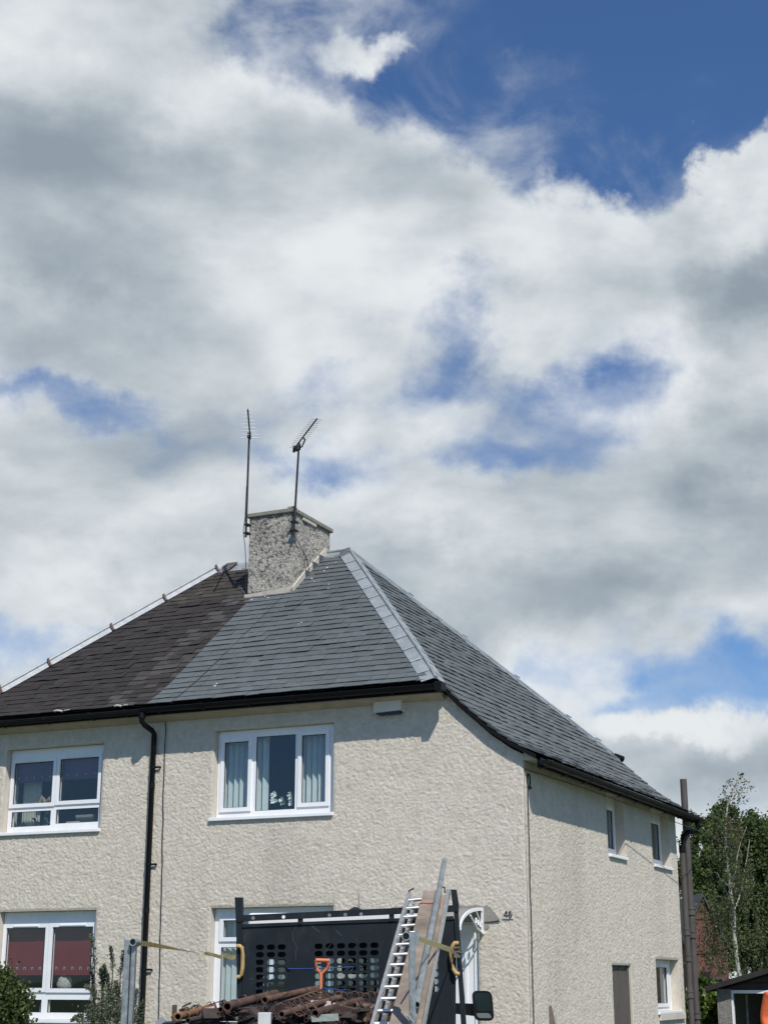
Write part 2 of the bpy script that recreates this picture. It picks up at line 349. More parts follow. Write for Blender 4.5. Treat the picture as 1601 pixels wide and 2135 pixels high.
# ------------------------------------------------------------------ the ground
def ground():
    m_asph = mat('asphalt', (0.05, 0.05, 0.052), 0.9, var=0.25, vscale=3, bump=0.4, bscale=200, bdist=0.006)
    m_pave = mat('concrete_slab', (0.26, 0.25, 0.235), 0.9, var=0.2, vscale=3, bump=0.3, bscale=120, bdist=0.004)
    m_grass = mat('lawn_soil', (0.06, 0.085, 0.03), 0.95, var=0.4, vscale=4)
    def h(x, y): return 0.22 * min(1, max(0, (y - 15.9) / 0.8)) - 0.8 * min(1, max(0, (y - 22) / 6)) * min(1, max(0, (x - 5.5) / 3))
    xs = np.unique(np.concatenate([np.linspace(-900, -40, 12), np.linspace(-40, 40, 81), np.linspace(40, 900, 12)]))
    ys = np.unique(np.concatenate([np.linspace(-900, -12, 10), np.linspace(17.0, 60, 87), [17.0], np.linspace(60, 1500, 12), [-12, 16.0, 16.2, 16.4, 16.6, 16.8]]))
    vv = [(x, y, h(x, y) - 0.02) for y in ys for x in xs]; n = len(xs)
    ff = np.array([(j * n + i, j * n + i + 1, (j + 1) * n + i + 1, (j + 1) * n + i) for j in range(len(ys) - 1) for i in range(n - 1)])
    tag(np_mesh('ground', np.array(vv), ff, m_grass, Matrix.Identity(4)), kind='structure')
    tag(MB().box(-200, 200, -8, 19 - 5.2, -0.05, 0.0).build('road', m_asph), kind='structure')
    pv = MB().box(-200, 200, 13.93, 15.9, -0.05, 0.12).build('pavement', m_pave); tag(pv, kind='structure')
    kb = MB().box(-0.4575, 0.4575, 13.80, 13.925, -0.05, 0.125).mesh('kerb_stone', m_pave)
    for i in range(44): link('kerb_stone', kb, Matrix.Translation((-20 + i * 0.93, 0, 0)), pv)
ground()

# ------------------------------------------------------------------ roof profiles
class Prof:
    """polyline (h, z) from eave up, h = horizontal coordinate across the slope"""
    def __init__(s, pts):
        s.p = np.array(pts, float); d = np.diff(s.p, axis=0); s.s = np.concatenate([[0], np.cumsum(np.hypot(d[:, 0], d[:, 1]))])
        s.len = s.s[-1]
    def at(s, t): return float(np.interp(t, s.s, s.p[:, 0])), float(np.interp(t, s.s, s.p[:, 1]))
    def h_of_z(s, z): return float(np.interp(z, s.p[:, 1], s.p[:, 0]))
    def z_of_h(s, h):
        o = np.argsort(s.p[:, 0]); return float(np.interp(h, s.p[o, 0], s.p[o, 1]))
EZ = 5.215
FR = Prof([(-0.28, EZ), (0.0, 5.385), (0.35, 5.635), (3.7, 8.256)])
SD = Prof([(0.24, 4.225), (0.09, 4.305), (-0.15, 4.435), (-0.40, 4.61), (-0.62, 4.805), (-0.85, 5.01), (-1.05, EZ), (-4.22, 8.256)])
RIDGE = 8.256
def hipR_a(z): return SD.h_of_z(max(z, EZ))
def hipL_a(z): return -8.85 + (-6.56 + 8.85) * (FR.s_at(z) if False else (z - EZ) / (RIDGE - EZ))
def side_lo(z): return FR.h_of_z(z) if z > EZ + 0.001 else -0.10
def side_hi(z): return 7.4 - FR.h_of_z(z) if z > EZ + 0.001 else 7.75

NT = {}
def noise2(x, y, seed):
    T = NT.setdefault(seed, None) if NT.get(seed) is not None else NT.__setitem__(seed, np.random.default_rng(seed).random((256, 256))) or NT[seed]
    xi = np.floor(x).astype(int); yi = np.floor(y).astype(int); fx = x - xi; fy = y - yi
    fx = fx * fx * (3 - 2 * fx); fy = fy * fy * (3 - 2 * fy)
    a = T[xi % 256, yi % 256]; b = T[(xi + 1) % 256, yi % 256]; c = T[xi % 256, (yi + 1) % 256]; d = T[(xi + 1) % 256, (yi + 1) % 256]
    return (a * (1 - fx) + b * fx) * (1 - fy) + (c * (1 - fx) + d * fx) * fy
def harl_height(x, z):
    wx = noise2(x * 19, z * 19, 1) - 0.5; wz = noise2(x * 19 + 40, z * 19, 2) - 0.5
    X = x + wx * 0.045; Z = z + wz * 0.045
    r1 = np.abs(noise2(X * 50, Z * 68, 3) - 0.5) * 2
    r2 = np.abs(noise2(X * 31 + 9, Z * 42, 4) - 0.5) * 2
    r3 = noise2(x * 70, z * 70, 5)
    return np.clip(r1 * 2.2, 0, 1) * 0.0068 + np.clip(r2 * 2.4, 0, 1) * 0.0035 + r3 * 0.0035
def harl_wall(name, parent, F, x0, x1, z0, z1, holes, top=None, step=0.012, fine0=1.0, seedx=0.0, edge_l=False, edge_r=False):
    """rough-cast wall face in the xz plane of frame F (outside = -y), true relief"""
    xs = [np.arange(x0, x1, step), [x1]] + [[h[0], h[1]] for h in holes]
    zs = [np.arange(z0, fine0, 0.3), np.arange(fine0, z1, step), [z1]] + [[h[2], h[3]] for h in holes]
    xs = np.unique(np.round(np.concatenate(xs), 4)); zs = np.unique(np.round(np.concatenate(zs), 4))
    X, Z = np.meshgrid(xs, zs, indexing='ij')
    if top is not None:
        tp = np.array([top(x) for x in xs]); Z = np.minimum(Z, tp[:, None])
    H = harl_height(X + seedx, Z)
    t = np.ones_like(X)
    for a, b, c, d in holes:
        dx = np.maximum(np.maximum(a - X, X - b), 0); dz = np.maximum(np.maximum(c - Z, Z - d), 0)
        ins = (X >= a) & (X <= b) & (Z >= c) & (Z <= d)
        t = np.minimum(t, np.clip(np.hypot(dx, dz) / 0.03, 0, 1)); t[ins] = 0
    if edge_l: t = np.minimum(t, 0.35 + np.clip((X - x0) / 0.05, 0, 0.65))
    if edge_r: t = np.minimum(t, 0.35 + np.clip((x1 - X) / 0.05, 0, 0.65))
    Y = -H * t
    n = len(zs); vid = (np.arange(len(xs))[:, None] * n + np.arange(n)[None, :])
    cx = (xs[:-1] + xs[1:]) / 2; cz = (zs[:-1] + zs[1:]) / 2
    keep = np.ones((len(cx), len(cz)), bool)
    for a, b, c, d in holes: keep &= ~((cx[:, None] > a) & (cx[:, None] < b) & (cz[None, :] > c) & (cz[None, :] < d))
    if top is not None: keep &= (Z[:-1, 1:] - Z[:-1, :-1] + Z[1:, 1:] - Z[1:, :-1]) > 1e-4
    f = np.stack([vid[:-1, :-1], vid[1:, :-1], vid[1:, 1:], vid[:-1, 1:]], -1)[keep]
    v = np.stack([X, Y, Z], -1).reshape(-1, 3)
    T = np.array(WM[parent].inverted() @ F); v = v @ T[:3, :3].T + T[:3, 3]
    return np_mesh(name, v, f, M_HARL, WM[parent], parent)

def slates(roof, prof, lo, hi, kind, materials, F, widths, expo, nind, name='slate', pale=None, z0=None, gap=0.004, jit=1.0, rnd=None, low=0.0):
    """lay courses of slates on a slope; kind 'front' = rows along x, up +y; 'side' = rows along y, up -x"""
    rnd = rnd or random.Random(5)
    def frame(s0, ln):
        h0, za = prof.at(s0); h1, zb = prof.at(min(s0 + ln, prof.len))
        d = Vector((h1 - h0, zb - za)).normalized(); return h0, za, d
    cache = {}; count = 0; VB = [[], []]; FB = [[], []]; TB = [[], []]; pend = []
    nc = int(prof.len / expo)
    for k in range(nc + 1):
        s0 = k * expo
        if s0 > prof.len - 0.06: break
        ln = min(expo * 1.9, prof.len - s0)
        h0, za, d = frame(s0, ln)
        _, zt = prof.at(s0 + ln)
        L0, R0, L1, R1 = lo(za), hi(za), lo(zt), hi(zt)
        x = L0 - rnd.random() * 0.2 - (0.5 if L1 < L0 else 0)
        start = min(L0, L1); x = start - rnd.random() * 0.15
        while x < max(R0, R1):
            w = rnd.choice(widths); a0, a1 = x, x + w - gap; x += w
            xa0, xa1 = max(a0, L0), min(a1, R0); xb0, xb1 = max(a0, L1), min(a1, R1)
            if xa1 - xa0 < 0.01 and xb1 - xb0 < 0.01: continue
            if xa1 < xa0: xa0 = xa1 = min(max((a0 + a1) / 2, L0), R0)
            if xb1 < xb0: xb0 = xb1 = min(max((a0 + a1) / 2, L1), R1)
            lift = 0.023 - low + rnd.random() * 0.006 * jit; tl = rnd.uniform(-0.004, 0.004) * jit; dz = rnd.uniform(-0.006, 0.006) * jit
            whole = abs(xa0 - a0) < 1e-6 and abs(xb0 - a0) < 1e-6 and abs(xa1 - a1) < 1e-6 and abs(xb1 - a1) < 1e-6 and kind == 'front'
            pend.append((k, s0, ln, h0, za, d, (xa0, xa1, xb0, xb1), lift, tl, dz, whole, w, a0))
    th = 0.010
    def corners(p):
        k, s0, ln, h0, za, d, (xa0, xa1, xb0, xb1), lift, tl, dz, whole, w, a0 = p
        nrm = Vector((-d.y, d.x))
        if kind == 'side': nrm = Vector((d.y, -d.x)) if d.x > 0 else Vector((-d.y, d.x)); 
        if nrm.y < 0: nrm = -nrm
        pts = []
        for (lat, s, off) in ((xa0, dz, lift - tl), (xa1, dz, lift + tl), (xb1, ln, 0.003), (xb0, ln, 0.003)):
            for o in (off, off + th):
                q = Vector((h0, za)) + d * s + nrm * o
                pts.append(Vector((lat, q.x, q.y)) if kind == 'front' else Vector((q.x, lat, q.y)))
        return pts
    FC = [(1, 3, 5, 7), (0, 6, 4, 2), (0, 2, 3, 1), (2, 4, 5, 3), (6, 0, 1, 7), (4, 6, 7, 5)]
    made = 0
    for p in pend:
        mt = materials[1] if (pale and pale((p[6][0] + p[6][1]) / 2, p[1], rnd)) else materials[0]
        if made < nind and p[6][1] - p[6][0] > 0.05 and (kind != 'front' or p[6][0] > -8.6):
            c = corners(p); o0 = c[0].copy()
            loc = [v - o0 for v in c]
            key = (min(p[0], 6), p[11], mt.name) if p[10] and p[0] >= 6 else None
            if key and key in cache: me = cache[key]
            else:
                me = MB().add(loc, FC).mesh(name, mt)
                if key: cache[key] = me
            link(name, me, F @ Matrix.Translation(o0), roof); made += 1
        else:
            i = 1 if mt is materials[-1] and len(materials) > 1 and mt is not materials[0] else 0
            n = len(VB[i]); VB[i] += corners(p); FB[i] += [tuple(q + n for q in f) for f in FC]; t = rnd.random(); TB[i] += [t] * 6
    for i in (0, 1):
        if VB[i]:
            T = WM[roof].inverted() @ F
            v = np.array([T @ q for q in VB[i]])
            o = np_mesh('slate', v, np.array(FB[i]), materials[min(i, len(materials) - 1)], WM[roof], roof, smooth=False, tone=TB[i])
            tag(o, kind='stuff')

# ------------------------------------------------------------------ windows
def window(parent, F, x0, x1, z0, z1, panes, recess=0.10, sill=True, sill_ext=0.04, blind=None, depth=0.22, name='window', sill_t=0.045, vents=False):
    """panes: (x0, x1, z0, z1, casement?) glass rectangles; opening x0..x1, z0..z1 in frame F (outside = -y)"""
    rv = MB(); R = recess + depth
    rv.add([(x0, -0.002, z0), (x0, R, z0), (x0, R, z1), (x0, -0.002, z1)], [(0, 1, 2, 3)])
    rv.add([(x1, -0.002, z0), (x1, R, z0), (x1, R, z1), (x1, -0.002, z1)], [(3, 2, 1, 0)])
    rv.add([(x0, -0.002, z1), (x0, R, z1), (x1, R, z1), (x1, -0.002, z1)], [(0, 1, 2, 3)])
    rv.add([(x0, -0.002, z0), (x0, R, z0), (x1, R, z0), (x1, -0.002, z0)], [(3, 2, 1, 0)])
    wob = MB(); g = 0.006
    fr = MB(); hs = [(a - (0.05 if c else 0), b + (0.05 if c else 0), e - (0.05 if c else 0), f + (0.05 if c else 0)) for a, b, e, f, c in panes]
    fr.slab(x0 + g, x1 - g, z0 + 0.002, z1 - g, hs, recess, recess + 0.065)
    win = rv.build(name, M_REVEAL, parent, F)
    fr.build('frame', M_WHITE, win, F, bevel=0.004)
    for a, b, e, f, c in panes:
        if c:
            MB().slab(a - 0.053, b + 0.053, e - 0.053, f + 0.053, [(a, b, e, f)], recess - 0.018, recess + 0.05).build('casement', M_WHITE, win, F, bevel=0.005)
            if vents: MB().box(a + 0.12, b - 0.12, recess - 0.032, recess - 0.019, f + 0.012, f + 0.032).build('trickle_vent', M_WHITE, win, F, bevel=0.003)
        MB().slab(a, b, e, f, [(a + 0.006, b - 0.006, e + 0.006, f - 0.006)], recess + 0.004, recess + 0.02).build('gasket', M_SEAL, win, F)
        MB().add([(a, recess + 0.022, e), (b, recess + 0.022, e), (b, recess + 0.022, f), (a, recess + 0.022, f)], [(0, 1, 2, 3)]).build('pane', M_GLASS, win, F)
    if sill:
        MB().box(x0 - sill_ext, x1 + 0.012, -0.045, recess + 0.001, z0 - sill_t, z0 - 0.001).build('sill', M_WHITE, win, F, bevel=0.006)
    return win

# ================================================================== HOUSE 46 (right half)
GZ = 0.2
house = thing('semi_detached_house', None, 'cream roughcast house with new blue-grey slate roof, alarm box and the number 46', 'house', 'pair of semi-detached houses',
              mat=HF @ Matrix.Translation((0, 0, GZ)))
W_UR = (-4.41, -2.61, 3.68, 4.845); W_GR = (-4.385, -2.59, 1.14, 2.515); DOOR = (-1.70, -0.635, GZ, 2.33)
PARTY = -5.30
def ftop(a): return 5.075 if a <= -1.0 else SD.z_of_h(a) - 0.085
harl_wall('wall', house, HF, PARTY, 0.0, GZ - 0.3, 5.08, [W_UR, W_GR, DOOR], top=ftop, edge_r=True)
# little cornice where the front wall steps out under the side eave
FS = HF @ Matrix(((0, -1, 0, 0), (1, 0, 0, 0), (0, 0, 1, 0), (0, 0, 0, 1)))     # side wall frame: x = back along wall, -y = outwards
W_S1 = (3.42, 4.27, 3.315, 4.19); W_S2 = (5.76, 6.83, 3.325, 4.19); W_S3 = (5.63, 6.98, 1.16, 1.915); S_DR = (3.375, 4.28, GZ, 1.81)
harl_wall('side_wall', house, FS, 0.0, 7.25, GZ - 0.3, 4.19, [W_S1, W_S2, W_S3, S_DR], edge_l=True, edge_r=True, seedx=31.0)
cm = MB(); n0 = 12
poly = [Vector((0.0, 0.0, 4.196)), Vector((0.175, 0.0, 4.196)), Vector((0.175, 0.0, SD.z_of_h(0.175) - 0.03))] + [Vector((a, 0.0, SD.z_of_h(a) - 0.03)) for a in (0.10, 0.05, 0.0)]
cm.prism(poly, (0, 7.25, 0)).build('eave_cornice', M_REVEAL, house, HF)
# body shell behind: rear wall, party wall, floors, ceilings (dark inside)
sh = MB()
sh.box(PARTY, -1.15, 7.0, 7.25, 0, 5.0).box(-1.15, -0.02, 6.95, 7.248, 0, 4.12)
sh.build('rear_wall', M_HARL, house, HF)
inn = MB()
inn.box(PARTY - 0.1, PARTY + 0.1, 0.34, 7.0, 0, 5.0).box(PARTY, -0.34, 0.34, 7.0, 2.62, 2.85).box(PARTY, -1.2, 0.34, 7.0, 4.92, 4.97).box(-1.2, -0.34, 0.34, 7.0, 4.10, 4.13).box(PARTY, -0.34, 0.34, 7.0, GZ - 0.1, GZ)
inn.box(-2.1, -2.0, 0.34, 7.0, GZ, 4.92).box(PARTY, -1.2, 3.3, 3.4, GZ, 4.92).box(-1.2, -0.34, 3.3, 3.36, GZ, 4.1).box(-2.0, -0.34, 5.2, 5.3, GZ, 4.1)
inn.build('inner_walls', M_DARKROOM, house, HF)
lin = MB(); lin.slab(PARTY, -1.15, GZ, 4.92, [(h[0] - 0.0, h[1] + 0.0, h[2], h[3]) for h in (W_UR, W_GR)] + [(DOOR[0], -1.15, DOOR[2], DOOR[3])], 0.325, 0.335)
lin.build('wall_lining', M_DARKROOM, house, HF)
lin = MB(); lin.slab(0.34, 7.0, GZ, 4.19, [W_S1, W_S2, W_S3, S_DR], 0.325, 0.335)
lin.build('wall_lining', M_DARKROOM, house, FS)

# roof base surfaces (boarding under the slates)
def front_base(lo, hi, F, parent, mat_):
    mb = MB(); T = [0, 0.2, 0.33, 0.5, 0.75, 1.0, 2, 3, FR.len]
    pts = []
    for t in sorted(set(T + list(np.linspace(0.8, FR.len, 8)))):
        b, z = FR.at(t); pts.append(((lo(z), b, z), (hi(z), b, z)))
    vs = [p for q in pts for p in q]; mb.add(vs, [(2 * i, 2 * i + 1, 2 * i + 3, 2 * i + 2) for i in range(len(pts) - 1)])
    # mirrored rear slope
    vs = [(p[0], 7.4 - p[1], p[2]) for q in pts for p in q]; mb.add(vs, [(2 * i, 2 * i + 2, 2 * i + 3, 2 * i + 1) for i in range(len(pts) - 1)])
    return mb
rb = front_base(lambda z: PARTY - 0.05, lambda z: hipR_a(z), HF, house, M_UNDER)
T = sorted(set(list(SD.s) + list(np.linspace(SD.s[-2], SD.len, 10)))); pts = []
for t in T:
    a, z = SD.at(t); pts.append(((a, side_lo(z) if z > EZ + 0.002 else -0.1, z), (a, side_hi(z) if z > EZ + 0.002 else 7.75, z)))
vs_ = [p for q in pts for p in q]; rb.add(vs_, [(2 * i, 2 * i + 1, 2 * i + 3, 2 * i + 2) for i in range(len(pts) - 1)])
roof = rb.build('roof', M_UNDER, house, HF)
SEAM = -5.345
def seam2(z): return -4.94 + 0.22 * (z - EZ) / 2.25
# slates: front slope left of the seam strip, right of it
slates(roof, FR, lambda z: SEAM, lambda z: seam2(z) - 0.012, 'front', [M_SLATE], HF, (0.30, 0.42), 0.167, 60, rnd=random.Random(2))
slates(roof, FR, lambda z: seam2(z) + 0.012, lambda z: hipR_a(z) - 0.03, 'front', [M_SLATE], HF, (0.22, 0.24, 0.25, 0.27), 0.167, 240, rnd=random.Random(3))
slates(roof, SD, lambda z: side_lo(z) + (0.03 if z > EZ + 0.05 else 0.0), lambda z: side_hi(z) - (0.03 if z > EZ + 0.05 else 0), 'side', [M_SLATE], HF, (0.26, 0.30, 0.32), 0.163, 0, rnd=random.Random(4), jit=1.6)
# dark valley line between the two fields of new slate
MB().path([(seam2(z) , FR.h_of_z(z), z + 0.022) for z in (EZ + 0.02, 5.4, 5.65, 6.5, 7.43)], 0.006, 4).build('party_seam', M_UNDER, roof, HF)

def hip_pieces(parent, pa, pb, a_of, b_of, F, zs, wing=0.17, clips=(), mat_=None, roll=0.022, flat_a=-0.95):
    """zinc hip flashing sections between heights zs; front wing lies on the front slope, side wing on the side slope"""
    mat_ = mat_ or M_ZINC
    for z0, z1 in zip(zs[:-1], zs[1:]):
        a0, b0 = a_of(z0), b_of(z0); a1, b1 = a_of(z1), b_of(z1)
        P0 = Vector((a0, b0, z0)); P1 = Vector((a1, b1, z1)); d = (P1 - P0).normalized()
        P1 = P1 + d * 0.02
        nf = Vector((0, -pa, 1)).normalized(); ns = Vector((pb, 0, 1)).normalized()
        wf = d.cross(nf).normalized(); ws = d.cross(ns).normalized()
        if wf.x * (1 if pb > 0 else -1) > 0: wf = -wf
        if ws.x * (1 if pb > 0 else -1) < 0: ws = -ws
        mb = MB()
        for nrm, w in ((nf, wf), (ns, ws)):
            lo_ = 0.034; e0, e1 = P0 + w * wing, P1 + w * wing
            q = [P0 + nrm * (lo_ + 0.012), P1 + nrm * (lo_ + 0.004), e1 + nrm * (lo_ + 0.002), e0 + nrm * (lo_ + 0.010)]
            qq = [v - nrm * 0.006 for v in q]
            mb.add(q + qq, [(0, 1, 2, 3), (7, 6, 5, 4), (3, 2, 6, 7), (0, 3, 7, 4), (1, 5, 6, 2), (0, 4, 5, 1)])
        up = (nf + ns).normalized() * 0.052
        mb.tube(P0 + up, P1 + up, roll, roll * 0.9, n=8)
        # raised lap at the lower edge
        for nrm, w in ((nf, wf),):
            c0 = P0 + nrm * 0.049; mb.tube(c0 + w * 0.01, c0 + w * wing, 0.006, n=5)
        mb.build('hip_flashing', mat_, parent, F)
zs = [EZ + 0.005] + [EZ + 0.17 + 0.235 * i for i in range(13)]; zs = [z for z in zs if z < RIDGE - 0.06] + [RIDGE - 0.02]
hip_pieces(roof, 0.78, 0.961, lambda z: hipR_a(z), lambda z: FR.h_of_z(z), HF, zs)
hip_pieces(roof, -0.78, 0.961, lambda z: hipR_a(z), lambda z: 7.4 - FR.h_of_z(z), HF, [EZ - 0.02, 5.8, 6.4, 7.0, 7.6, RIDGE - 0.02], wing=0.15, roll=0.03)
for z in (5.45, 5.8, 6.4, 7.0, 7.6):
    c = Vector((hipR_a(z), 7.4 - FR.h_of_z(z), z + 0.06)); MB().path([c + Vector((-0.05, -0.10, 0.0)), c + Vector((0, 0, 0.05)), c + Vector((0.07, 0.06, 0.0))], 0.012, 6).build('hip_clip', M_ZINC, roof, HF)
# ridge
rp = MB(); A0, A1 = -5.30, -4.24
rp.prism([(A0, 3.52, RIDGE - 0.10), (A0, 3.70, RIDGE + 0.045), (A0, 3.88, RIDGE - 0.10), (A0, 3.70, RIDGE + 0.035)], (A1 - A0, 0, 0))
rp.tube((A0, 3.70, RIDGE + 0.06), (A1, 3.70, RIDGE + 0.06), 0.024, n=8).build('ridge_flashing', M_ZINC, roof, HF)
sd_ = MB(); c = Vector((-4.22, 3.70, RIDGE))
ring = [c + Vector(v) for v in ((-0.14, -0.02, 0.06), (-0.10, -0.20, -0.09), (0.08, -0.22, -0.17), (0.14, 0.0, -0.10), (0.08, 0.22, -0.17), (-0.10, 0.20, -0.09))]
sd_.add(ring + [c + Vector((0.0, 0.0, 0.10))], [(i, (i + 1) % 6, 6) for i in range(6)]).build('saddle_flashing', mat('dark_lead', (0.10, 0.11, 0.115), 0.6, metal=0.3, var=0.25, vscale=14), roof, HF)
# hip end cap at the rear eave (dark)
MB().path([(-1.20, 7.50, EZ + 0.10), (-1.05, 7.70, EZ + 0.05), (-0.98, 7.78, EZ + 0.02)], 0.055, 8).build('rear_gutter_end', M_BLACK, roof, HF)

# verge under the kicked side slope: dark strip standing in for shade beneath the slates
for side, (y0, y1) in enumerate(((-0.10, 0.0), (7.25, 7.75))):
    vg = MB()
    hs = list(np.linspace(0.20, -1.04, 26))
    for a0, a1 in zip(hs[:-1], hs[1:]):
        z0, z1 = SD.z_of_h(a0), SD.z_of_h(a1); t = 0.055
        vg.add([(a0, y0, z0 - t), (a1, y0, z1 - t), (a1, y0, z1), (a0, y0, z0), (a0, y1, z0 - t), (a1, y1, z1 - t), (a1, y1, z1), (a0, y1, z0)],
               [(0, 1, 2, 3), (4, 7, 6, 5), (0, 4, 5, 1), (3, 2, 6, 7)])
    vg.build('verge_shade_strip', M_UNDER, roof, HF)

def gutter(parent, F, p0, p1, out, r=0.058, mat_=None, brackets=(), name='gutter', seg=8):
    """half-round gutter from p0 to p1 (centre line of the rim); out = outward direction"""
    mat_ = mat_ or M_BLACK
    p0, p1, out = Vector(p0), Vector(p1), Vector(out); mb = MB(); upz = Vector((0, 0, 1))
    def arc(c, rr): return [c + out * math.cos(math.pi * q / seg) * rr - upz * math.sin(math.pi * q / seg) * rr for q in range(seg + 1)]
    A, B, Ai, Bi = arc(p0, r), arc(p1, r), arc(p0, r - 0.004), arc(p1, r - 0.004); n = seg + 1
    mb.add(A + B, [(i, i + 1, n + i + 1, n + i) for i in range(seg)], True); mb.add(Ai + Bi, [(n + i, n + i + 1, i + 1, i) for i in range(seg)], True)
    mb.add(A + [p0], [(i, i + 1, n) for i in range(seg)]); mb.add(B + [p1], [(i + 1, i, n) for i in range(seg)])
    for s in (1, -1): mb.tube(p0 + out * r * s, p1 + out * r * s, 0.006, n=5)
    g = mb.build(name, mat_, parent, F)
    d = (p1 - p0).normalized()
    for t in brackets:
        c = p0.lerp(p1, t); k = MB(); a = arc(c, r + 0.008)
        a2 = [v + d * 0.03 for v in a]; k.add(a + a2, [(i, i + 1, n + i + 1, n + i) for i in range(seg)])
        k.add([c + out * (r + 0.010), c + out * (r + 0.010) + d * 0.03, c + out * (r + 0.010) + d * 0.03 + upz * 0.018, c + out * (r + 0.010) + upz * 0.018], [(0, 1, 2, 3)])
        low = c - upz * (r + 0.004)
        k.add([low - out * 0.02, low - out * 0.02 + d * 0.03, low - out * 0.11 + d * 0.03 - upz * 0.02, low - out * 0.11 - upz * 0.02, low + upz * 0.03 - out * 0.02, low + upz * 0.03 - out * 0.02 + d * 0.03, low - out * 0.11 + d * 0.03 + upz * 0.03, low - out * 0.11 + upz * 0.03],
              [(0, 1, 2, 3), (4, 7, 6, 5), (0, 4, 5, 1), (1, 5, 6, 2), (2, 6, 7, 3), (3, 7, 4, 0)])
        k.build('gutter_bracket', mat_, g, F)
    return g
gutter(house, HF, (-5.42, -0.30, 5.165), (-0.97, -0.30, 5.165), (0, -1, 0), brackets=[(0.06 + 0.157 * i) for i in range(6)] + [0.985])
MB().box(-1.03, -0.93, -0.365, -0.20, 5.085, 5.20).build('gutter_stop', M_BLACK, house, HF, bevel=0.01)
fa = MB(); fa.box(PARTY - 0.05, -1.02, -0.235, -0.215, 5.085, 5.205); fa.build('fascia', M_BLACK, house, HF)
MB().box(PARTY - 0.05, -1.02, -0.216, 0.0, 5.072, 5.09).build('soffit', M_SOFFIT, house, HF)
MB().add([(a, b, z) for a in (PARTY, -1.02) for b, z in ((-0.02, 5.071), (-0.16, 5.071), (-0.02, 5.02))], [(0, 3, 5, 2), (0, 1, 4, 3), (1, 2, 5, 4)]).build('soffit_bead', M_SOFFIT, house, HF)
gutter(house, HF, (0.285, -0.10, 4.172), (0.285, 7.82, 4.172), (1, 0, 0), r=0.062, brackets=[0.02 + 0.105 * i for i in range(10)])
MB().box(0.176, 0.222, 0.0, 7.7, 4.10, 4.231).build('fascia', M_BLACK, house, HF)

# rainwater pipe at the party line
dp = MB(); dp.path([(-5.40, -0.30, 5.11), (-5.40, -0.30, 5.00), (-5.385, -0.24, 4.95), (-5.355, -0.11, 4.90), (-5.345, -0.065, 4.85), (-5.345, -0.065, GZ)], 0.037, 12)
dpo = dp.build('downpipe', M_BLACK, house, HF)
MB().tube((-5.40, -0.30, 5.12), (-5.40, -0.30, 5.04), 0.048, n=12).build('outlet', M_BLACK, dpo, HF)
for z in (4.40, 3.10, 1.74):
    b = MB(); b.tube((-5.345, -0.065, z - 0.015), (-5.345, -0.065, z + 0.015), 0.043, n=12).box(-5.31, -5.24, -0.045, -0.03, z - 0.012, z + 0.012).box(-5.26, -5.245, -0.045, 0.0, z - 0.012, z + 0.012)
    b.build('pipe_clip', M_BLACK, dpo, HF)
for z in (4.15, 2.5):
    MB().tube((-5.345, -0.065, z - 0.04), (-5.345, -0.065, z + 0.04), 0.042, n=12).build('pipe_socket', M_BLACK, dpo, HF)

# pipes at the rear corner
def corner_pipe(name, a, b, r, z1, collars, label):
    p = MB().tube((a, b, GZ - 0.9), (a, b, z1), r, n=14, bore=0.85).build(name, M_STACK, house, HF); tag(p, label)
    for z in collars:
        k = MB()
        for zz in (z, z + 0.085): k.tube((a, b, zz), (a, b, zz + 0.028), r * 1.32, n=14)
        k.tube((a, b, z + 0.02), (a, b, z + 0.09), r * 1.16, n=14).build('pipe_collar', M_STACK, p, HF)
    return p
corner_pipe('soil_pipe', 0.125, 7.46, 0.057, 4.80, (2.62, 2.26, 1.02), 'tall soil stack rising through the eave')
rp_ = corner_pipe('rain_pipe', 0.075, 7.33, 0.047, 3.72, (2.30, 1.90, 1.34), 'thinner rainwater pipe beside the soil stack')
MB().path([(0.285, 7.62, 4.12), (0.285, 7.62, 4.02), (0.27, 7.58, 3.96), (0.16, 7.42, 3.93), (0.09, 7.34, 3.87), (0.075, 7.33, 3.66)], 0.040, 12).build('swan_neck', M_BLACK, rp_, HF)
MB().tube((0.285, 7.62, 4.13), (0.285, 7.62, 4.05), 0.055, n=12).build('hopper', M_BLACK, rp_, HF)
MB().tube((0.075, 7.33, 3.72), (0.075, 7.33, 3.60), 0.056, n=12).build('pipe_socket', M_BLACK, rp_, HF)

# front upper window of number 46
w = window(house, HF, *W_UR, [(-4.301, -3.927, 3.812, 4.691, True), (-3.814, -3.219, 3.755, 4.738, False), (-3.122, -2.765, 3.828, 4.713, True)], recess=0.09)
def vslats(win, F, x0, x1, z0, z1, y, pitch=0.088, ang=0.85, m=None):
    x = x0
    while x < x1:
        c, s = math.cos(ang) * 0.043, math.sin(ang) * 0.043
        MB().add([(x - c, y - s, z0), (x, y - 0.008, z0), (x + c, y + s, z0), (x - c, y - s, z1), (x, y - 0.008, z1), (x + c, y + s, z1)], [(0, 1, 4, 3), (1, 2, 5, 4)], True).build('blind_slat', m or M_BLIND, win, F)
        x += pitch
vslats(w, HF, -4.36, -3.70, 3.73, 4.80, 0.24); vslats(w, HF, -3.17, -2.66, 3.73, 4.80, 0.24)
# ground floor window of number 46, largely behind the truck
w = window(house, HF, *W_GR, [(-4.246, -3.60, 2.145, 2.359, True), (-4.277, -3.55, 1.22, 2.02, False), (-3.44, -2.70, 1.22, 2.37, False)], recess=0.10)
vslats(w, HF, -4.32, -3.60, 1.18, 2.45, 0.25, ang=0.5)
vslats(w, HF, -3.44, -2.70, 1.18, 2.45, 0.25, ang=0.5)
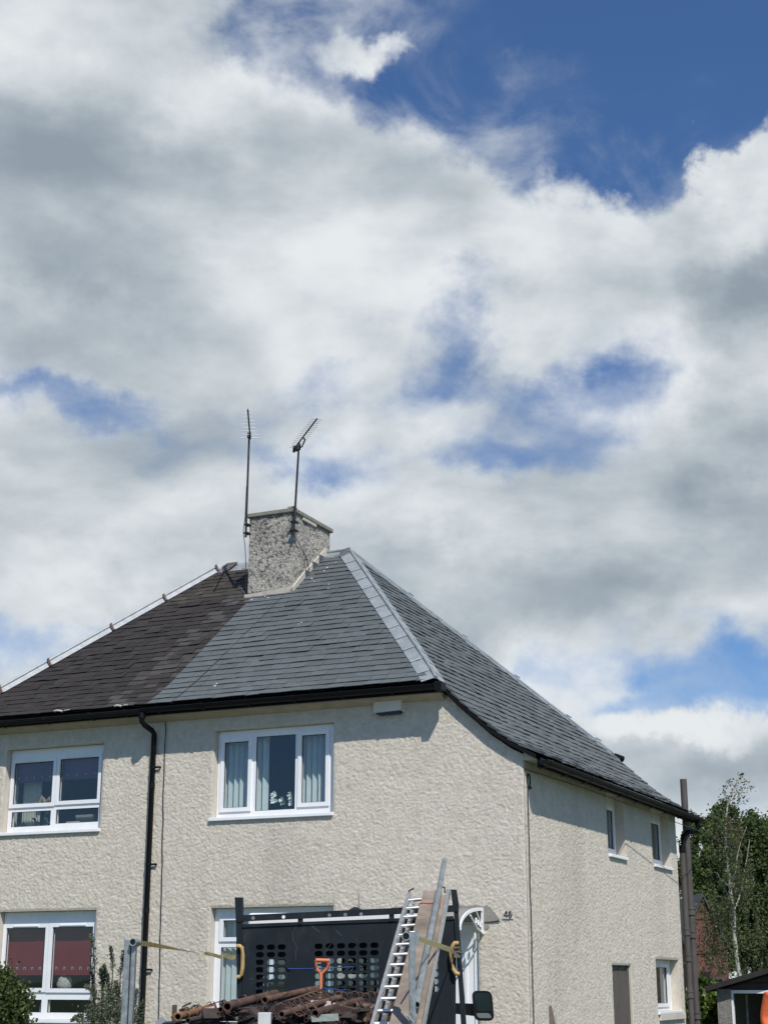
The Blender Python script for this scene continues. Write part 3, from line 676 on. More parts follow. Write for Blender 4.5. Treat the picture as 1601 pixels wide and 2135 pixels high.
# side windows
w = window(house, FS, W_S1[0], W_S1[1], W_S1[2], W_S1[3], [(3.50, 4.13, 3.42, 3.97, True)], recess=0.13, sill_ext=0.0)
vslats(w, FS, 3.5, 4.2, 3.35, 4.0, 0.3, pitch=0.2)
w = window(house, FS, W_S2[0], W_S2[1], W_S2[2], W_S2[3], [(5.85, 6.67, 3.43, 3.99, True)], recess=0.13, sill_ext=0.0)
MB().box(5.9, 6.3, 0.28, 0.29, 3.4, 4.0).build('curtain', M_NET, w, FS)
w = window(house, FS, W_S3[0], W_S3[1], W_S3[2], W_S3[3], [(5.75, 6.72, 1.27, 1.80, True)], recess=0.13, sill_ext=0.03)
MB().box(6.35, 6.6, 0.28, 0.29, 1.2, 1.85).build('curtain', M_NET, w, FS)
# projecting rendered sill under the ground floor side window
MB().box(5.64, 7.10, -0.05, 0.0, 1.03, 1.112).build('stone_sill', M_REVEAL, house, FS, bevel=0.006)
# boarded side door
M_BOARD = mat('grey_brown_painted_board', (0.095, 0.082, 0.072), 0.7, var=0.12, vscale=6, stain=(0.13, 0.115, 0.10))
sdm = MB(); x0, x1, z0, z1 = S_DR
sdm.add([(x0, 0, z0), (x0, 0.3, z0), (x0, 0.3, z1), (x0, 0, z1)], [(0, 1, 2, 3)]).add([(x1, 0, z0), (x1, 0.3, z0), (x1, 0.3, z1), (x1, 0, z1)], [(3, 2, 1, 0)])
sdm.add([(x0, 0, z1), (x0, 0.3, z1), (x1, 0.3, z1), (x1, 0, z1)], [(0, 1, 2, 3)])
sdo = sdm.build('side_door', M_REVEAL, house, FS)
MB().box(x0 + 0.003, x1 - 0.003, 0.045, 0.09, z0, z1 - 0.003).build('door_board', M_BOARD, sdo, FS)
MB().box(x1 - 0.09, x1 - 0.03, 0.02, 0.045, z0, z1 - 0.02).build('door_batten', M_BOARD, sdo, FS)
MB().box(x0 + 0.45, x0 + 0.47, 0.037, 0.046, z0, z1 - 0.02).build('door_batten', M_BOARD, sdo, FS)

# front door
x0, x1, z0, z1 = DOOR; dm = MB()
dm.add([(x0, 0, z0), (x0, 0.3, z0), (x0, 0.3, z1), (x0, 0, z1)], [(0, 1, 2, 3)]).add([(x1, 0, z0), (x1, 0.3, z0), (x1, 0.3, z1), (x1, 0, z1)], [(3, 2, 1, 0)])
dm.add([(x0, 0, z1), (x0, 0.3, z1), (x1, 0.3, z1), (x1, 0, z1)], [(0, 1, 2, 3)])
fd = dm.build('front_door', M_REVEAL, house, HF)
MB().slab(x0 + 0.004, x1 - 0.004, z0, z1 - 0.004, [(x0 + 0.075, x1 - 0.075, z0 + 0.05, z1 - 0.075)], 0.045, 0.11).build('door_frame', M_WHITE, fd, HF, bevel=0.005)
MB().box(x0 + 0.077, x1 - 0.077, 0.062, 0.10, z0 + 0.05, z1 - 0.078).build('door_leaf', M_WHITE, fd, HF)
for q0, q1, r0, r1 in ((x0 + 0.17, x0 + 0.46, 1.25, 2.13), (x1 - 0.46, x1 - 0.17, 1.25, 2.13), (x0 + 0.17, x0 + 0.46, 0.42, 1.05), (x1 - 0.46, x1 - 0.17, 0.42, 1.05)):
    MB().slab(q0, q1, r0, r1, [(q0 + 0.035, q1 - 0.035, r0 + 0.035, r1 - 0.035)], 0.050, 0.064).build('door_panel', M_WHITE, fd, HF, bevel=0.004)
# bare mortar patch round the door canopy
def wall_px(px, py, y=-0.019):
    d = P(px, py, 1.0) - Vector((0, 0, EYE)); inv = HF.inverted(); o = inv @ Vector((0, 0, EYE)); e = inv.to_3x3() @ d; return o + e * ((y - o.y) / e.y)
def patch(outline, seed):
    r = random.Random(seed); pts = []
    for i, p in enumerate(outline):
        q = outline[(i + 1) % len(outline)]
        for t in (0, 0.25, 0.5, 0.75): pts.append(wall_px(p[0] + (q[0] - p[0]) * t + r.uniform(-1.3, 1.3), p[1] + (q[1] - p[1]) * t + r.uniform(-1.3, 1.3)))
    return pts
MB().prism(patch([(812, 1900), (815, 1893), (835, 1889), (860, 1890), (905, 1892), (926, 1889), (945, 1890), (960, 1888), (978, 1889), (994, 1886), (1006, 1889), (1014, 1887), (1022, 1892), (1027, 1899), (1035, 1907), (1040, 1918), (1026, 1921), (1012, 1924), (1020, 1932), (1012, 1938), (1003, 1932), (990, 1922), (812, 1930)], 4), (0, 0.03, 0)).build('mortar_patch', M_PATCH, house, HF)
MB().prism([(-0.55, -0.023, 2.265), (-0.35, -0.023, 2.283), (-0.345, -0.023, 2.292), (-0.55, -0.023, 2.280)], (0, 0.02, 0)).build('mortar_crack', M_SEAL, house, HF)
# curved door canopy
cn = MB(); cs = []
for i in range(13):
    t = i / 12; ang = math.radians(88 * t); cs.append((-0.02 - 0.72 * math.sin(ang), 2.185 + 0.255 * math.cos(ang) ** 0.9 if math.cos(ang) > 0 else 2.185))
A0, A1 = -1.78, -0.56
out_ = [Vector((A0, b, z)) for b, z in cs] + [Vector((A1, b, z)) for b, z in cs]; k = len(cs)
inn_ = [v - Vector((0, 0, 0.010)) for v in out_]
cn.add(out_, [(i, i + 1, k + i + 1, k + i) for i in range(k - 1)], True).add(inn_, [(k + i, k + i + 1, i + 1, i) for i in range(k - 1)], True)
M_CAN = mat('clear_grey_canopy_sheet', (0.42, 0.43, 0.40), 0.3, var=0.1, trans=0.45)
can = cn.build('door_canopy', M_CAN, house, HF)
for aa in (A0, A1 - 0.018):
    rim = MB(); pts = cs
    for (b0, z0_), (b1, z1_) in zip(pts[:-1], pts[1:]):
        rim.add([(aa, b0, z0_ + 0.008), (aa + 0.02, b0, z0_ + 0.008), (aa + 0.02, b1, z1_ + 0.008), (aa, b1, z1_ + 0.008), (aa, b0, z0_ - 0.03), (aa + 0.02, b0, z0_ - 0.03), (aa + 0.02, b1, z1_ - 0.03), (aa, b1, z1_ - 0.03)],
                [(0, 1, 2, 3), (4, 7, 6, 5), (0, 4, 5, 1), (1, 5, 6, 2), (2, 6, 7, 3), (3, 7, 4, 0)])
    rim.build('canopy_rim', M_WHITE, can, HF)
    br = MB(); br.box(aa, aa + 0.022, -0.05, 0.0, 2.14, 2.44); br.path([(aa + 0.01, -0.03, 2.15), (aa + 0.01, -0.20, 2.20), (aa + 0.01, -0.42, 2.345)], 0.012, 6).path([(aa + 0.01, -0.03, 2.25), (aa + 0.01, -0.13, 2.31), (aa + 0.01, -0.24, 2.41)], 0.010, 6)
    for q in (0.10, 0.17, 0.24): br.tube((aa + 0.01, -q, 2.19 + q * 0.3), (aa + 0.01, -q, 2.20 + q * 0.3 + 0.05), 0.014, n=6)
    br.build('canopy_bracket', M_WHITE, can, HF)
MB().box(A0, A1, -0.745, -0.725, 2.165, 2.20).build('canopy_rim', M_WHITE, can, HF)

# chimney
ch = MB()
def chim_box(a0, a1, b0, b1, z0, z1, jitter, seed, div=0.045):
    """rough rendered block with crumbled edges"""
    na, nb, nz = max(2, int((a1 - a0) / div)), max(2, int((b1 - b0) / div)), max(2, int((z1 - z0) / div)); mb = MB(); r = np.random.default_rng(seed)
    def face(o, du, dv, nu, nv, nrm):
        I, J = np.meshgrid(np.arange(nu + 1) / nu, np.arange(nv + 1) / nv, indexing='ij'); p = np.array(o) + I[..., None] * np.array(du) + J[..., None] * np.array(dv)
        q = harl_height(p[..., 0] * 0.6 + p[..., 1] * 0.6, p[..., 2] * 0.7) * 1.5 + (noise2(p[..., 0] * 6 + p[..., 1] * 5, p[..., 2] * 6 + 3, seed) - 0.5) * jitter - 0.012
        q = q * np.clip(np.minimum(I, 1 - I) * nu / 2.0, 0, 1)
        vs = (p + q[..., None] * np.array(nrm)).reshape(-1, 3)
        mb.add(vs, [(i * (nv + 1) + j, (i + 1) * (nv + 1) + j, (i + 1) * (nv + 1) + j + 1, i * (nv + 1) + j + 1) for i in range(nu) for j in range(nv)], True)
    n = Vector
    face((a0, b0, z0), (a1 - a0, 0, 0), (0, 0, z1 - z0), na, nz, (0, -1, 0)); face((a1, b0, z0), (0, b1 - b0, 0), (0, 0, z1 - z0), nb, nz, (1, 0, 0))
    face((a1, b1, z0), (a0 - a1, 0, 0), (0, 0, z1 - z0), na, nz, (0, 1, 0)); face((a0, b1, z0), (0, b0 - b1, 0), (0, 0, z1 - z0), nb, nz, (-1, 0, 0))
    mb.add([(a0, b0, z1), (a1, b0, z1), (a1, b1, z1), (a0, b1, z1)], [(0, 1, 2, 3)])
    return mb
CA0, CA1, CB0, CB1 = -5.45, -4.66, 2.58, 3.86
chim = chim_box(CA0, CA1, CB0, CB1, 6.9, 8.70, 0.02, 3, 0.02).build('chimney', M_CHIM, house, HF)
cp = MB(); cp.box(CA0 - 0.04, CA1 + 0.04, CB0 - 0.04, CB1 + 0.05, 8.695, 8.765)
cp.build('cope', M_CAP, chim, HF, bevel=0.012)
MB().box(CA1 - 0.12, CA1 + 0.0, CB0 + 0.02, CB0 + 0.14, 8.765, 8.81).build('cope_stub', M_CAP, chim, HF, bevel=0.01)
MB().box(CA0 + 0.25, CA1 - 0.2, CB0 + 0.3, CB1 - 0.3, 8.765, 8.79).build('flue_cap', M_CAP, chim, HF)
# mortar skirt along the base following the slope
sk = MB(); zf = FR.z_of_h(CB0)
sk.prism([(CA0 - 0.03, CB0 - 0.045, zf - 0.06), (CA1 + 0.03, CB0 - 0.045, zf - 0.06), (CA1 + 0.03, CB0 - 0.045, zf + 0.10), (CA0 - 0.03, CB0 - 0.045, zf + 0.055)], (0, 0.05, 0))
st = [(CB0 - 0.045, 0), (2.9, 0), (3.2, 0), (3.5, 0), (3.7, 0)]
sk.prism([(CA1 + 0.035, b, FR.z_of_h(b) - 0.06) for b, _ in st] + [(CA1 + 0.035, b, FR.z_of_h(b) + (0.13 if i not in (0,) else 0.10) + 0.012 * (i % 2)) for i, (b, _) in reversed(list(enumerate(st)))], (-0.05, 0, 0))
sk.build('mortar_fillet', M_MORTAR, chim, HF, bevel=0.006)
stp = MB()
for i, (b0, b1) in enumerate(((2.95, 3.2), (3.2, 3.42), (3.42, 3.62))):
    stp.box(CA1 + 0.03, CA1 + 0.045, b0, b1, FR.z_of_h(b0) + 0.02, FR.z_of_h(b0) + 0.17)
stp.build('step_flashing', mat('dark_lead', (0.1, 0.1, 0.1)), chim, HF)
MB().add([(CA0 - 0.2, CB0 - 0.18, FR.z_of_h(CB0 - 0.18) + 0.034), (CA1 + 0.16, CB0 - 0.18, FR.z_of_h(CB0 - 0.18) + 0.034), (CA1 + 0.16, CB0 + 0.02, zf + 0.034), (CA0 - 0.2, CB0 + 0.02, zf + 0.034)], [(0, 1, 2, 3)]).build('apron_flashing', MATS['dark_lead'], chim, HF)
mp_ = MB()
mp_.box(CA1 + 0.004, CA1 + 0.03, CB0 + 0.28, CB0 + 0.75, 8.64, 8.73); mp_.build('mortar_repair', M_MORTAR, chim, HF, bevel=0.008)

# ================================================================== LEFT HOUSE
HL = HF @ Matrix.Translation((PARTY, 0, GZ))
lhouse = thing('semi_detached_house', None, 'cream roughcast neighbouring house with old dark mossy slates and red blinds', 'house', 'pair of semi-detached houses', mat=HL)
W_UL = (-7.89, -6.21, 3.615, 4.80); W_GL = (-7.82, -6.19, 1.10, 2.525)
harl_wall('wall', lhouse, HF, -8.55, PARTY, GZ - 0.3, 5.08, [W_UL, W_GL])
inn = MB()
inn.box(-8.55, PARTY, 7.0, 7.25, 0, 5.08).box(-8.55, -8.3, 0.01, 7.0, 0, 5.08)
inn.build('rear_wall', M_HARL, lhouse, HF)
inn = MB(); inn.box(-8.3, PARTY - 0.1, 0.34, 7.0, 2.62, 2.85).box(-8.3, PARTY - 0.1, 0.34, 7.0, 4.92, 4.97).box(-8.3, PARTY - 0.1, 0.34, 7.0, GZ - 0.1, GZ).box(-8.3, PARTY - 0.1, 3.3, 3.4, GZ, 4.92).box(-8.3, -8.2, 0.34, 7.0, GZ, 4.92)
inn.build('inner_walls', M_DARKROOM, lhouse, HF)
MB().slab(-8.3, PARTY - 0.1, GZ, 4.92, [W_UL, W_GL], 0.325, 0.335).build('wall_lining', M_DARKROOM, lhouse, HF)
rbl = front_base(lambda z: hipL_a(z), lambda z: PARTY - 0.05, HF, lhouse, M_UNDER)
rbl.add([(-8.85, -0.28, EZ), (-8.85, 7.68, EZ), (-6.56, 3.7, RIDGE)], [(0, 2, 1)])
lroof = rbl.build('roof', M_UNDER, lhouse, HF)
def pale(a, s, r):
    # lime-washed run below the chimney, drifting left as it descends, brown-grey towards the joint
    ctr = -5.60 - 0.42 * (1 - s / 4.6)
    d = abs(a - ctr); return d < 0.05 + 0.10 * r.random() or (a > ctr and r.random() < 0.45)
slates(lroof, FR, lambda z: hipL_a(z) + 0.05, lambda z: SEAM - 0.004, 'front', [M_OLD, M_OLDPALE], HF, (0.16, 0.19, 0.22, 0.25, 0.28), 0.150, 300, pale=pale, rnd=random.Random(8), jit=1.3, low=0.007)
zc = [0.02, 0.30, 0.53, 0.755, 0.945]      # heights of straps on the left hip (fraction from eave)
zs = [EZ + (RIDGE - EZ) * t for t in (0.0, 0.165, 0.33, 0.555, 0.755, 0.965)]
def hip_left():
    for z0, z1 in zip(zs[:-1], zs[1:]):
        P0 = Vector((hipL_a(z0), FR.h_of_z(z0), z0)); P1 = Vector((hipL_a(z1), FR.h_of_z(z1), z1)); mb = MB()
        d = (P1 - P0).normalized(); nf = Vector((0, -0.78, 1)).normalized(); wf = -d.cross(nf).normalized()
        if wf.x < 0: wf = -wf
        q = [P0 + nf * 0.035 + wf * 0.07, P1 + nf * 0.035 + wf * 0.07, P1 + Vector((0, 0, 0.105)), P0 + Vector((0, 0, 0.105))]
        back = [v + Vector((-0.02, 0.02, -0.006)) for v in q]; mb.add(q + back, [(0, 1, 2, 3), (7, 6, 5, 4), (3, 2, 6, 7), (0, 3, 7, 4), (1, 5, 6, 2), (0, 4, 5, 1)])
        mb.tube(P0 + Vector((0, 0, 0.115)), P1 + Vector((0, 0, 0.115)), 0.022, n=8)
        mb.add([P0 + Vector((0, 0, 0.1)), P1 + Vector((0, 0, 0.1)), P1 + Vector((-0.16, 0.04, -0.10)), P0 + Vector((-0.16, 0.04, -0.10))], [(0, 1, 2, 3)])
        mb.build('hip_flashing', mat('weathered_zinc', (0.36, 0.38, 0.39), 0.62, metal=0.25, var=0.2, vscale=10, bump=0.2, bscale=14), lroof, HF)
    for z in zs[1:]:
        c = Vector((hipL_a(z), FR.h_of_z(z), z)); d = Vector((2.29, 3.98, 3.04)).normalized() * 0.02
        k = MB()
        pts = [c + Vector((-0.05, 0.03, 0.10)), c + Vector((0, 0, 0.155)), c + Vector((0.01, -0.03, 0.13)), c + Vector((0.075, -0.045, 0.03)), c + Vector((0.10, -0.02, 0.035))]
        for p, q in zip(pts[:-1], pts[1:]):
            k.add([p - d, p + d, q + d, q - d], [(0, 1, 2, 3)]); k.tube(p - d, q - d, 0.006, n=5)
        k.build('hip_clip', M_RUSTCLIP, lroof, HF)
hip_left()
MB().prism([(-6.60, 3.50, RIDGE - 0.12), (-6.60, 3.70, RIDGE + 0.06), (-6.60, 3.9, RIDGE - 0.12), (-6.60, 3.70, RIDGE + 0.045)], (1.2, 0, 0)).build('ridge_flashing', M_ZINC, lroof, HF)
c = Vector((-6.56, 3.70, RIDGE)); sl = MB()
ring = [c + Vector(v) for v in ((0.28, -0.03, 0.08), (0.22, -0.20, -0.08), (0.02, -0.22, -0.16), (-0.14, -0.06, -0.06), (-0.1, 0.2, -0.1))]
sl.add(ring + [c + Vector((0.06, -0.02, 0.085))], [(i, (i + 1) % 5, 5) for i in range(5)]).build('saddle_flashing', mat('curled_brown_lead', (0.10, 0.085, 0.08), 0.7, var=0.4, vscale=16), lroof, HF)
gutter(lhouse, HF, (-8.9, -0.30, 5.150), (-5.425, -0.30, 5.155), (0, -1, 0), mat_=M_OLDGUT, brackets=[0.1, 0.32, 0.54, 0.76, 0.93])
MB().box(-8.8, PARTY - 0.055, -0.235, -0.215, 5.085, 5.205).build('fascia', M_OLDGUT, lhouse, HF)
MB().box(-8.8, PARTY - 0.055, -0.216, 0.0, 5.072, 5.09).build('soffit', M_SOFFIT, lhouse, HF)
MB().add([(a, b, z) for a in (-8.55, PARTY) for b, z in ((-0.02, 5.071), (-0.16, 5.071), (-0.02, 5.02))], [(0, 3, 5, 2), (0, 1, 4, 3), (1, 2, 5, 4)]).build('soffit_bead', M_SOFFIT, lhouse, HF)
wl = window(lhouse, HF, *W_UL, [(-7.814, -7.126, 4.022, 4.610, True), (-7.013, -6.350, 4.033, 4.626, True), (-7.856 + 0.04, -7.134, 3.701, 3.913, False), (-7.043, -6.322, 3.721, 3.918, False)], recess=0.11, vents=True)
def roller(win, x0, x1, z0, z1, y, m, sq):
    k = MB(); holes = []
    n = int((x1 - x0) / sq[0])
    for i in range(n):
        cx = x0 + (i + 0.5) * (x1 - x0) / n; holes.append((cx - sq[1] / 2, cx + sq[1] / 2, z0 + sq[2], z0 + sq[2] + sq[1]))
    k.slab(x0, x1, z0, z1, holes, y, y + 0.003).build('roller_blind', m, win, HF)
    for h in holes:
        q = MB(); q.slab(h[0] + 0.005, h[1] - 0.005, h[2] + 0.005, h[3] - 0.005, [(h[0] + 0.013, h[1] - 0.013, h[2] - 0.001, h[3] - 0.014)], y - 0.004, y - 0.001)
        q.build('blind_trim', mat('pale_blind_trim', (0.40, 0.33, 0.38), 0.8), win, HF)
roller(wl, -7.87, -7.05, 4.335, 4.76, 0.20, M_PURPLE, (0.135, 0.034, 0.055)); roller(wl, -7.03, -6.23, 4.34, 4.76, 0.20, M_PURPLE, (0.135, 0.034, 0.055))
for x0, x1 in ((-7.78, -7.45), (-6.42, -6.25)):
    cu = MB(); n = 22; vs = [(x0 + (x1 - x0) * i / n, 0.30 + 0.015 * math.sin(i * 1.9), z) for i in range(n + 1) for z in (3.65, 4.75)]
    cu.add(vs, [(2 * i, 2 * i + 2, 2 * i + 3, 2 * i + 1) for i in range(n)], True).build('curtain', M_NET, wl, HF)
wg = window(lhouse, HF, *W_GL, [(-7.757, -7.085, 1.506, 2.308, True), (-6.970, -6.294, 1.501, 2.311, True), (-7.757, -7.092, 1.187, 1.354, False), (-6.993, -6.280, 1.187, 1.356, False)], recess=0.11, vents=True)
roller(wg, -7.80, -7.03, 1.675, 2.45, 0.20, M_MAROON, (0.125, 0.045, 0.07)); roller(wg, -7.01, -6.21, 1.675, 2.45, 0.20, M_MAROON, (0.125, 0.045, 0.07))
#PART2
# ================================================================== things on the house
def fitting(name, loc_h, label, cat, group=None):
    return thing(name, None, label, cat, group, mat=HF @ Matrix.Translation(Vector(loc_h)))
# alarm box
ab = fitting('alarm_box', (-1.79, 0, 4.885), 'white burglar alarm box under the eave at the top right of the front wall', 'alarm box')
bx = MB(); bx.prism([(-1.975, -0.02, 5.10), (-1.985, -0.02, 4.915), (-1.595, -0.02, 4.915), (-1.605, -0.02, 5.10)], (0, -0.075, 0)).build('cover', mat('cream_plastic', (0.62, 0.58, 0.50), 0.45, var=0.08), ab, HF, bevel=0.012)
bx = MB(); bx.prism([(-1.965, -0.02, 4.912), (-1.94, -0.02, 4.88), (-1.64, -0.02, 4.88), (-1.615, -0.02, 4.912)], (0, -0.075, 0)).build('strobe_lens', mat('dark_blue_lens', (0.008, 0.012, 0.03), 0.25), ab, HF, bevel=0.006)
# house number
M_INK = mat('black_numeral_metal', (0.012, 0.012, 0.012), 0.5)
hn = fitting('house_number', (-0.25, 0, 2.32), 'black metal numerals 46 above a short black bar on the cream wall', 'house number')
y = -0.0165
d4 = MB(); d4.box(-0.2655, -0.2555, y, y + 0.014, 2.326, 2.406).box(-0.302, -0.246, y - 0.0005, y + 0.0135, 2.345, 2.354)
d4.prism([(-0.2655, y + 0.0005, 2.406), (-0.2555, y + 0.0005, 2.406), (-0.290, y + 0.0005, 2.354), (-0.302, y + 0.0005, 2.354)], (0, 0.006, 0)).build('digit', M_INK, hn, HF)
d6 = MB(); c = Vector((-0.214, y, 2.350)); ring = [c + Vector((math.cos(t) * 0.019, 0, math.sin(t) * 0.021)) for t in [2 * math.pi * q / 16 for q in range(17)]]
d6.path(ring, 0.0050, 6).path([(-0.233, y, 2.350), (-0.232, y, 2.374), (-0.222, y, 2.394), (-0.203, y, 2.404)], 0.0050, 6).build('digit', M_INK, hn, HF)
MB().box(-0.318, -0.180, y, y + 0.014, 2.302, 2.3085).build('underline', M_INK, hn, HF)
# cables
M_CABLE = mat('black_cable', (0.012, 0.012, 0.013), 0.5)
r_ = random.Random(3); pts = []
for i in range(26):
    z = 5.07 - i * (5.07 - GZ) / 25; pts.append((-5.195 + 0.105 * (i / 25) + r_.uniform(-0.007, 0.007) + (0.012 if i == 1 else 0), -0.030, z))
def wcable(pts, r, label, name='wall_cable', m=None):
    o = MB().path(pts, r, 5).build(name, m or M_CABLE, None, HF); return tag(o, label, 'cable')
wcable(pts, 0.0065, 'thin black cable running down the front wall beside the black downpipe')
r_ = random.Random(5)
lp = [(0.028, -0.01, 3.97), (0.028, 0.05, 4.03), (0.028, 0.09, 4.05), (0.028, 0.14, 4.03), (0.028, 0.165, 3.95), (0.028, 0.14, 3.86), (0.028, 0.10, 3.855), (0.028, 0.10, 3.92), (0.028, 0.15, 3.89), (0.028, 0.22, 3.865), (0.03, 0.24, 3.88)]
dn = [(0.028 + 0, 0.055, 3.90)] + [(0.026, 0.05 + r_.uniform(-0.01, 0.01), 3.90 - i * (3.90 - GZ) / 22) for i in range(1, 23)]
wcable([(0.028, 0.045, 3.98), (0.028, 0.06, 4.02), (0.028, 0.10, 4.04), (0.028, 0.135, 4.02), (0.028, 0.15, 3.93), (0.028, 0.12, 3.855), (0.028, 0.095, 3.88), (0.028, 0.12, 3.90), (0.028, 0.19, 3.87)], 0.009, 'small curled loop of black cable under the eave at the house corner', 'cable_loop')
wcable([(0.028, 0.045, 3.98)] + dn, 0.006, 'wavy black cable running down the corner of the house', 'wall_cable')
wcable([(0.02, -0.02, 4.085), (0.14, 1.9, 4.06), (0.30, 4.2, 3.99), (0.48, 6.9, 3.89), (0.60, 8.9, 3.80)], 0.0055, 'thin overhead wire slanting along the side wall under the eave', 'overhead_wire')

# aerials
def aerial(base, top, boom_rear, boom_tip, widths, label, elem_m, brk, thick=0.008):
    t = thing('tv_aerial', HF @ Vector(base), label, 'tv aerial', 'aerials on the chimney')
    b_, t_ = HF @ Vector(base), HF @ Vector(top)
    MB().tube(b_, t_, 0.019, 0.016, n=8).build('mast', M_AERIAL, t)
    R, T_ = boom_rear, boom_tip; d = (T_ - R).normalized(); side = d.cross(Vector((0, 0, 1))).normalized()
    bm = MB().tube(R, T_, 0.013, n=6).build('boom', M_AERIAL, t)
    n = len(widths)
    for i, w in enumerate(widths):
        c = R.lerp(T_, 0.04 + 0.94 * i / (n - 1)); MB().tube(c - side * w / 2, c + side * w / 2, thick * 0.55, n=5).build('element', elem_m, bm)
    MB().box(-0.03, 0.03, -0.03, 0.03, -0.04, 0.04, Matrix.Translation(t_)).build('clamp', M_AERIAL, t)
    bk = MB()
    for z in (0.06, 0.20): bk.box(brk[0], brk[1], base[1] - 0.02, base[1] + 0.10, base[2] + z, base[2] + z + 0.022)
    bk.build('bracket', M_AERIAL, t, HF)
    return t, d
M_PALE = mat('bright_aluminium_rod', (0.62, 0.63, 0.64), 0.35, metal=0.6)
rear = P(522, 915, (HF @ Vector((-5.50, 2.50, 10))).y + 0.05); tip = rear + Vector((0.075, -1.35, 0.0))
aerial((-5.47, 2.50, 8.36), (-5.455, 2.50, 10.08), rear, tip, [0.30, 0.27, 0.25, 0.23, 0.21, 0.18, 0.16, 0.13, 0.11], 'left television aerial, pointing towards the viewer from the chimney corner', M_PALE, (-5.50, -5.42))
m2t = Vector((-4.535, 2.49, 9.74)); c2 = HF @ m2t
rear = P(613, 936, c2.y + 0.35); tip = rear + Vector((0.305, -1.35, 0.0)); tip = P(661, 873, tip.y)
t2, d2 = aerial((-4.60, 2.49, 8.30), m2t, rear, tip, [0.17, 0.16] + [0.20] * 6 + [0.19] * 5 + [0.17] * 4, 'right television aerial with many short rods on a slightly leaning mast', mat('grey_aerial_rod', (0.22, 0.23, 0.25), 0.4, metal=0.4), (-4.66, -4.56))
k = MB(); k.tube(rear + Vector((0, 0, -0.06)), rear + d2 * 0.02 + Vector((0, 0, 0.05)), 0.022, n=6).tube(rear.lerp(tip, 0.12), rear.lerp(tip, 0.12) - Vector((0, 0, 0.1)), 0.02, n=6).tube(c2, rear.lerp(tip, 0.25), 0.012, n=6)
k.path([rear.lerp(tip, 0.06) - Vector((0, 0, 0.05)), rear.lerp(tip, 0.2) + Vector((0.06, 0, -0.06)), rear.lerp(tip, 0.36) + Vector((0.05, 0, -0.02)), rear.lerp(tip, 0.40)], 0.012, 6).build('reflector', M_AERIAL, t2)

# small marks and loose bits on the roof and aerial leads
r_ = random.Random(19); fl = MB()
for px, py in ((682, 1183), (676, 1190), (650, 1206), (655, 1212), (686, 1218), (684, 1226), (622, 1301), (628, 1298), (530, 1241), (553, 1243), (559, 1246), (525, 1250), (700, 1172), (660, 1172), (452, 1425), (448, 1430), (660, 1428), (650, 1433)):
    v = wall_px(px, py, 2.0); o_ = HF.inverted() @ Vector((0, 0, EYE)); d_ = (v - o_)
    n_ = Vector((0, -0.782, 1)); p0_ = Vector((0, 0.35, 5.635 + 0.052)); t_ = (p0_ - o_).dot(n_) / d_.dot(n_); q_ = o_ + d_ * t_
    k_ = r_.uniform(0.010, 0.030); w_ = r_.uniform(0.006, 0.014); sl_ = Vector((0.25, -0.75, -0.59)).normalized()
    fl.add([q_ - sl_ * k_ - Vector((w_, 0, 0)), q_ - sl_ * k_ + Vector((w_, 0, 0)), q_ + sl_ * k_ + Vector((w_ * 1.5, 0, 0)), q_ + sl_ * k_ - Vector((w_, 0, 0))], [(0, 1, 2, 3)])
o = fl.build('mortar_splashes', mat('dried_white_splash', (0.42, 0.44, 0.43), 0.9), roof, HF); o['kind'] = 'stuff'
for a_, w_ in ((-6.90, 0.16), (-5.88, 0.13)):
    MB().path([(a_, -0.27, 5.245), (a_ + w_ * 0.5, -0.30, 5.25), (a_ + w_, -0.29, 5.235)], 0.016, 6).path([(a_ + w_ * 1.1, -0.28, 5.24), (a_ + w_ * 1.7, -0.29, 5.25)], 0.010, 5).build('broken_mortar', M_MORTAR, lroof, HF)
wcable([(-5.468, 2.478, 9.2), (-5.475, 2.475, 8.7), (-5.50, 2.47, 8.45), (-5.485, 2.52, 8.2), (-5.48, 2.55, 7.9), (-5.47, 2.56, 7.5)], 0.006, 'thin lead hanging down the left edge of the chimney', 'aerial_lead')
wcable([(-4.64, 2.50, 8.35), (-4.62, 2.75, 8.20), (-4.61, 2.95, 8.02), (-4.61, 3.05, 7.85)], 0.006, 'thin lead curving down the right face of the chimney', 'aerial_lead')
# in the windows
def obj_in(name, label, cat, at): return fitting(name, at, label, cat)
fv = obj_in('flower_vase', 'bunch of white flowers standing inside the middle upstairs pane', 'flowers', (-3.47, 0.30, 3.70))
M_LEAF = mat('dark_leaf', (0.035, 0.07, 0.03), 0.6); M_PET = mat('white_petal', (0.75, 0.78, 0.72), 0.6)
MB().tube((-3.47, 0.30, 3.685), (-3.47, 0.30, 3.80), 0.04, 0.055, n=12).build('vase', mat('dark_vase', (0.02, 0.02, 0.025), 0.3), fv, HF)
r_ = random.Random(12)
for i in range(16):
    c = Vector((-3.49 + r_.uniform(-0.14, 0.13), 0.25 + r_.uniform(-0.04, 0.04), 3.90 + r_.uniform(-0.06, 0.085))); m = MB(); rr = r_.uniform(0.020, 0.038)
    for q in range(5):
        a = q * 1.256 + r_.random(); d = Vector((math.cos(a) * rr, -0.012, math.sin(a) * rr)); s_ = Vector((-d.z, 0, d.x)) * 0.55
        m.add([c, c + d * 0.7 + s_, c + d * 1.35 - Vector((0, 0.012, 0)), c + d * 0.7 - s_], [(0, 1, 2, 3)])
    m.build('flower', M_PET if i > 4 else M_LEAF, fv, HF)
MB().box(-3.57, -3.24, 0.18, 0.36, 3.685, 3.765).build('window_box', mat('dark_box', (0.02, 0.018, 0.02), 0.6), fv, HF)
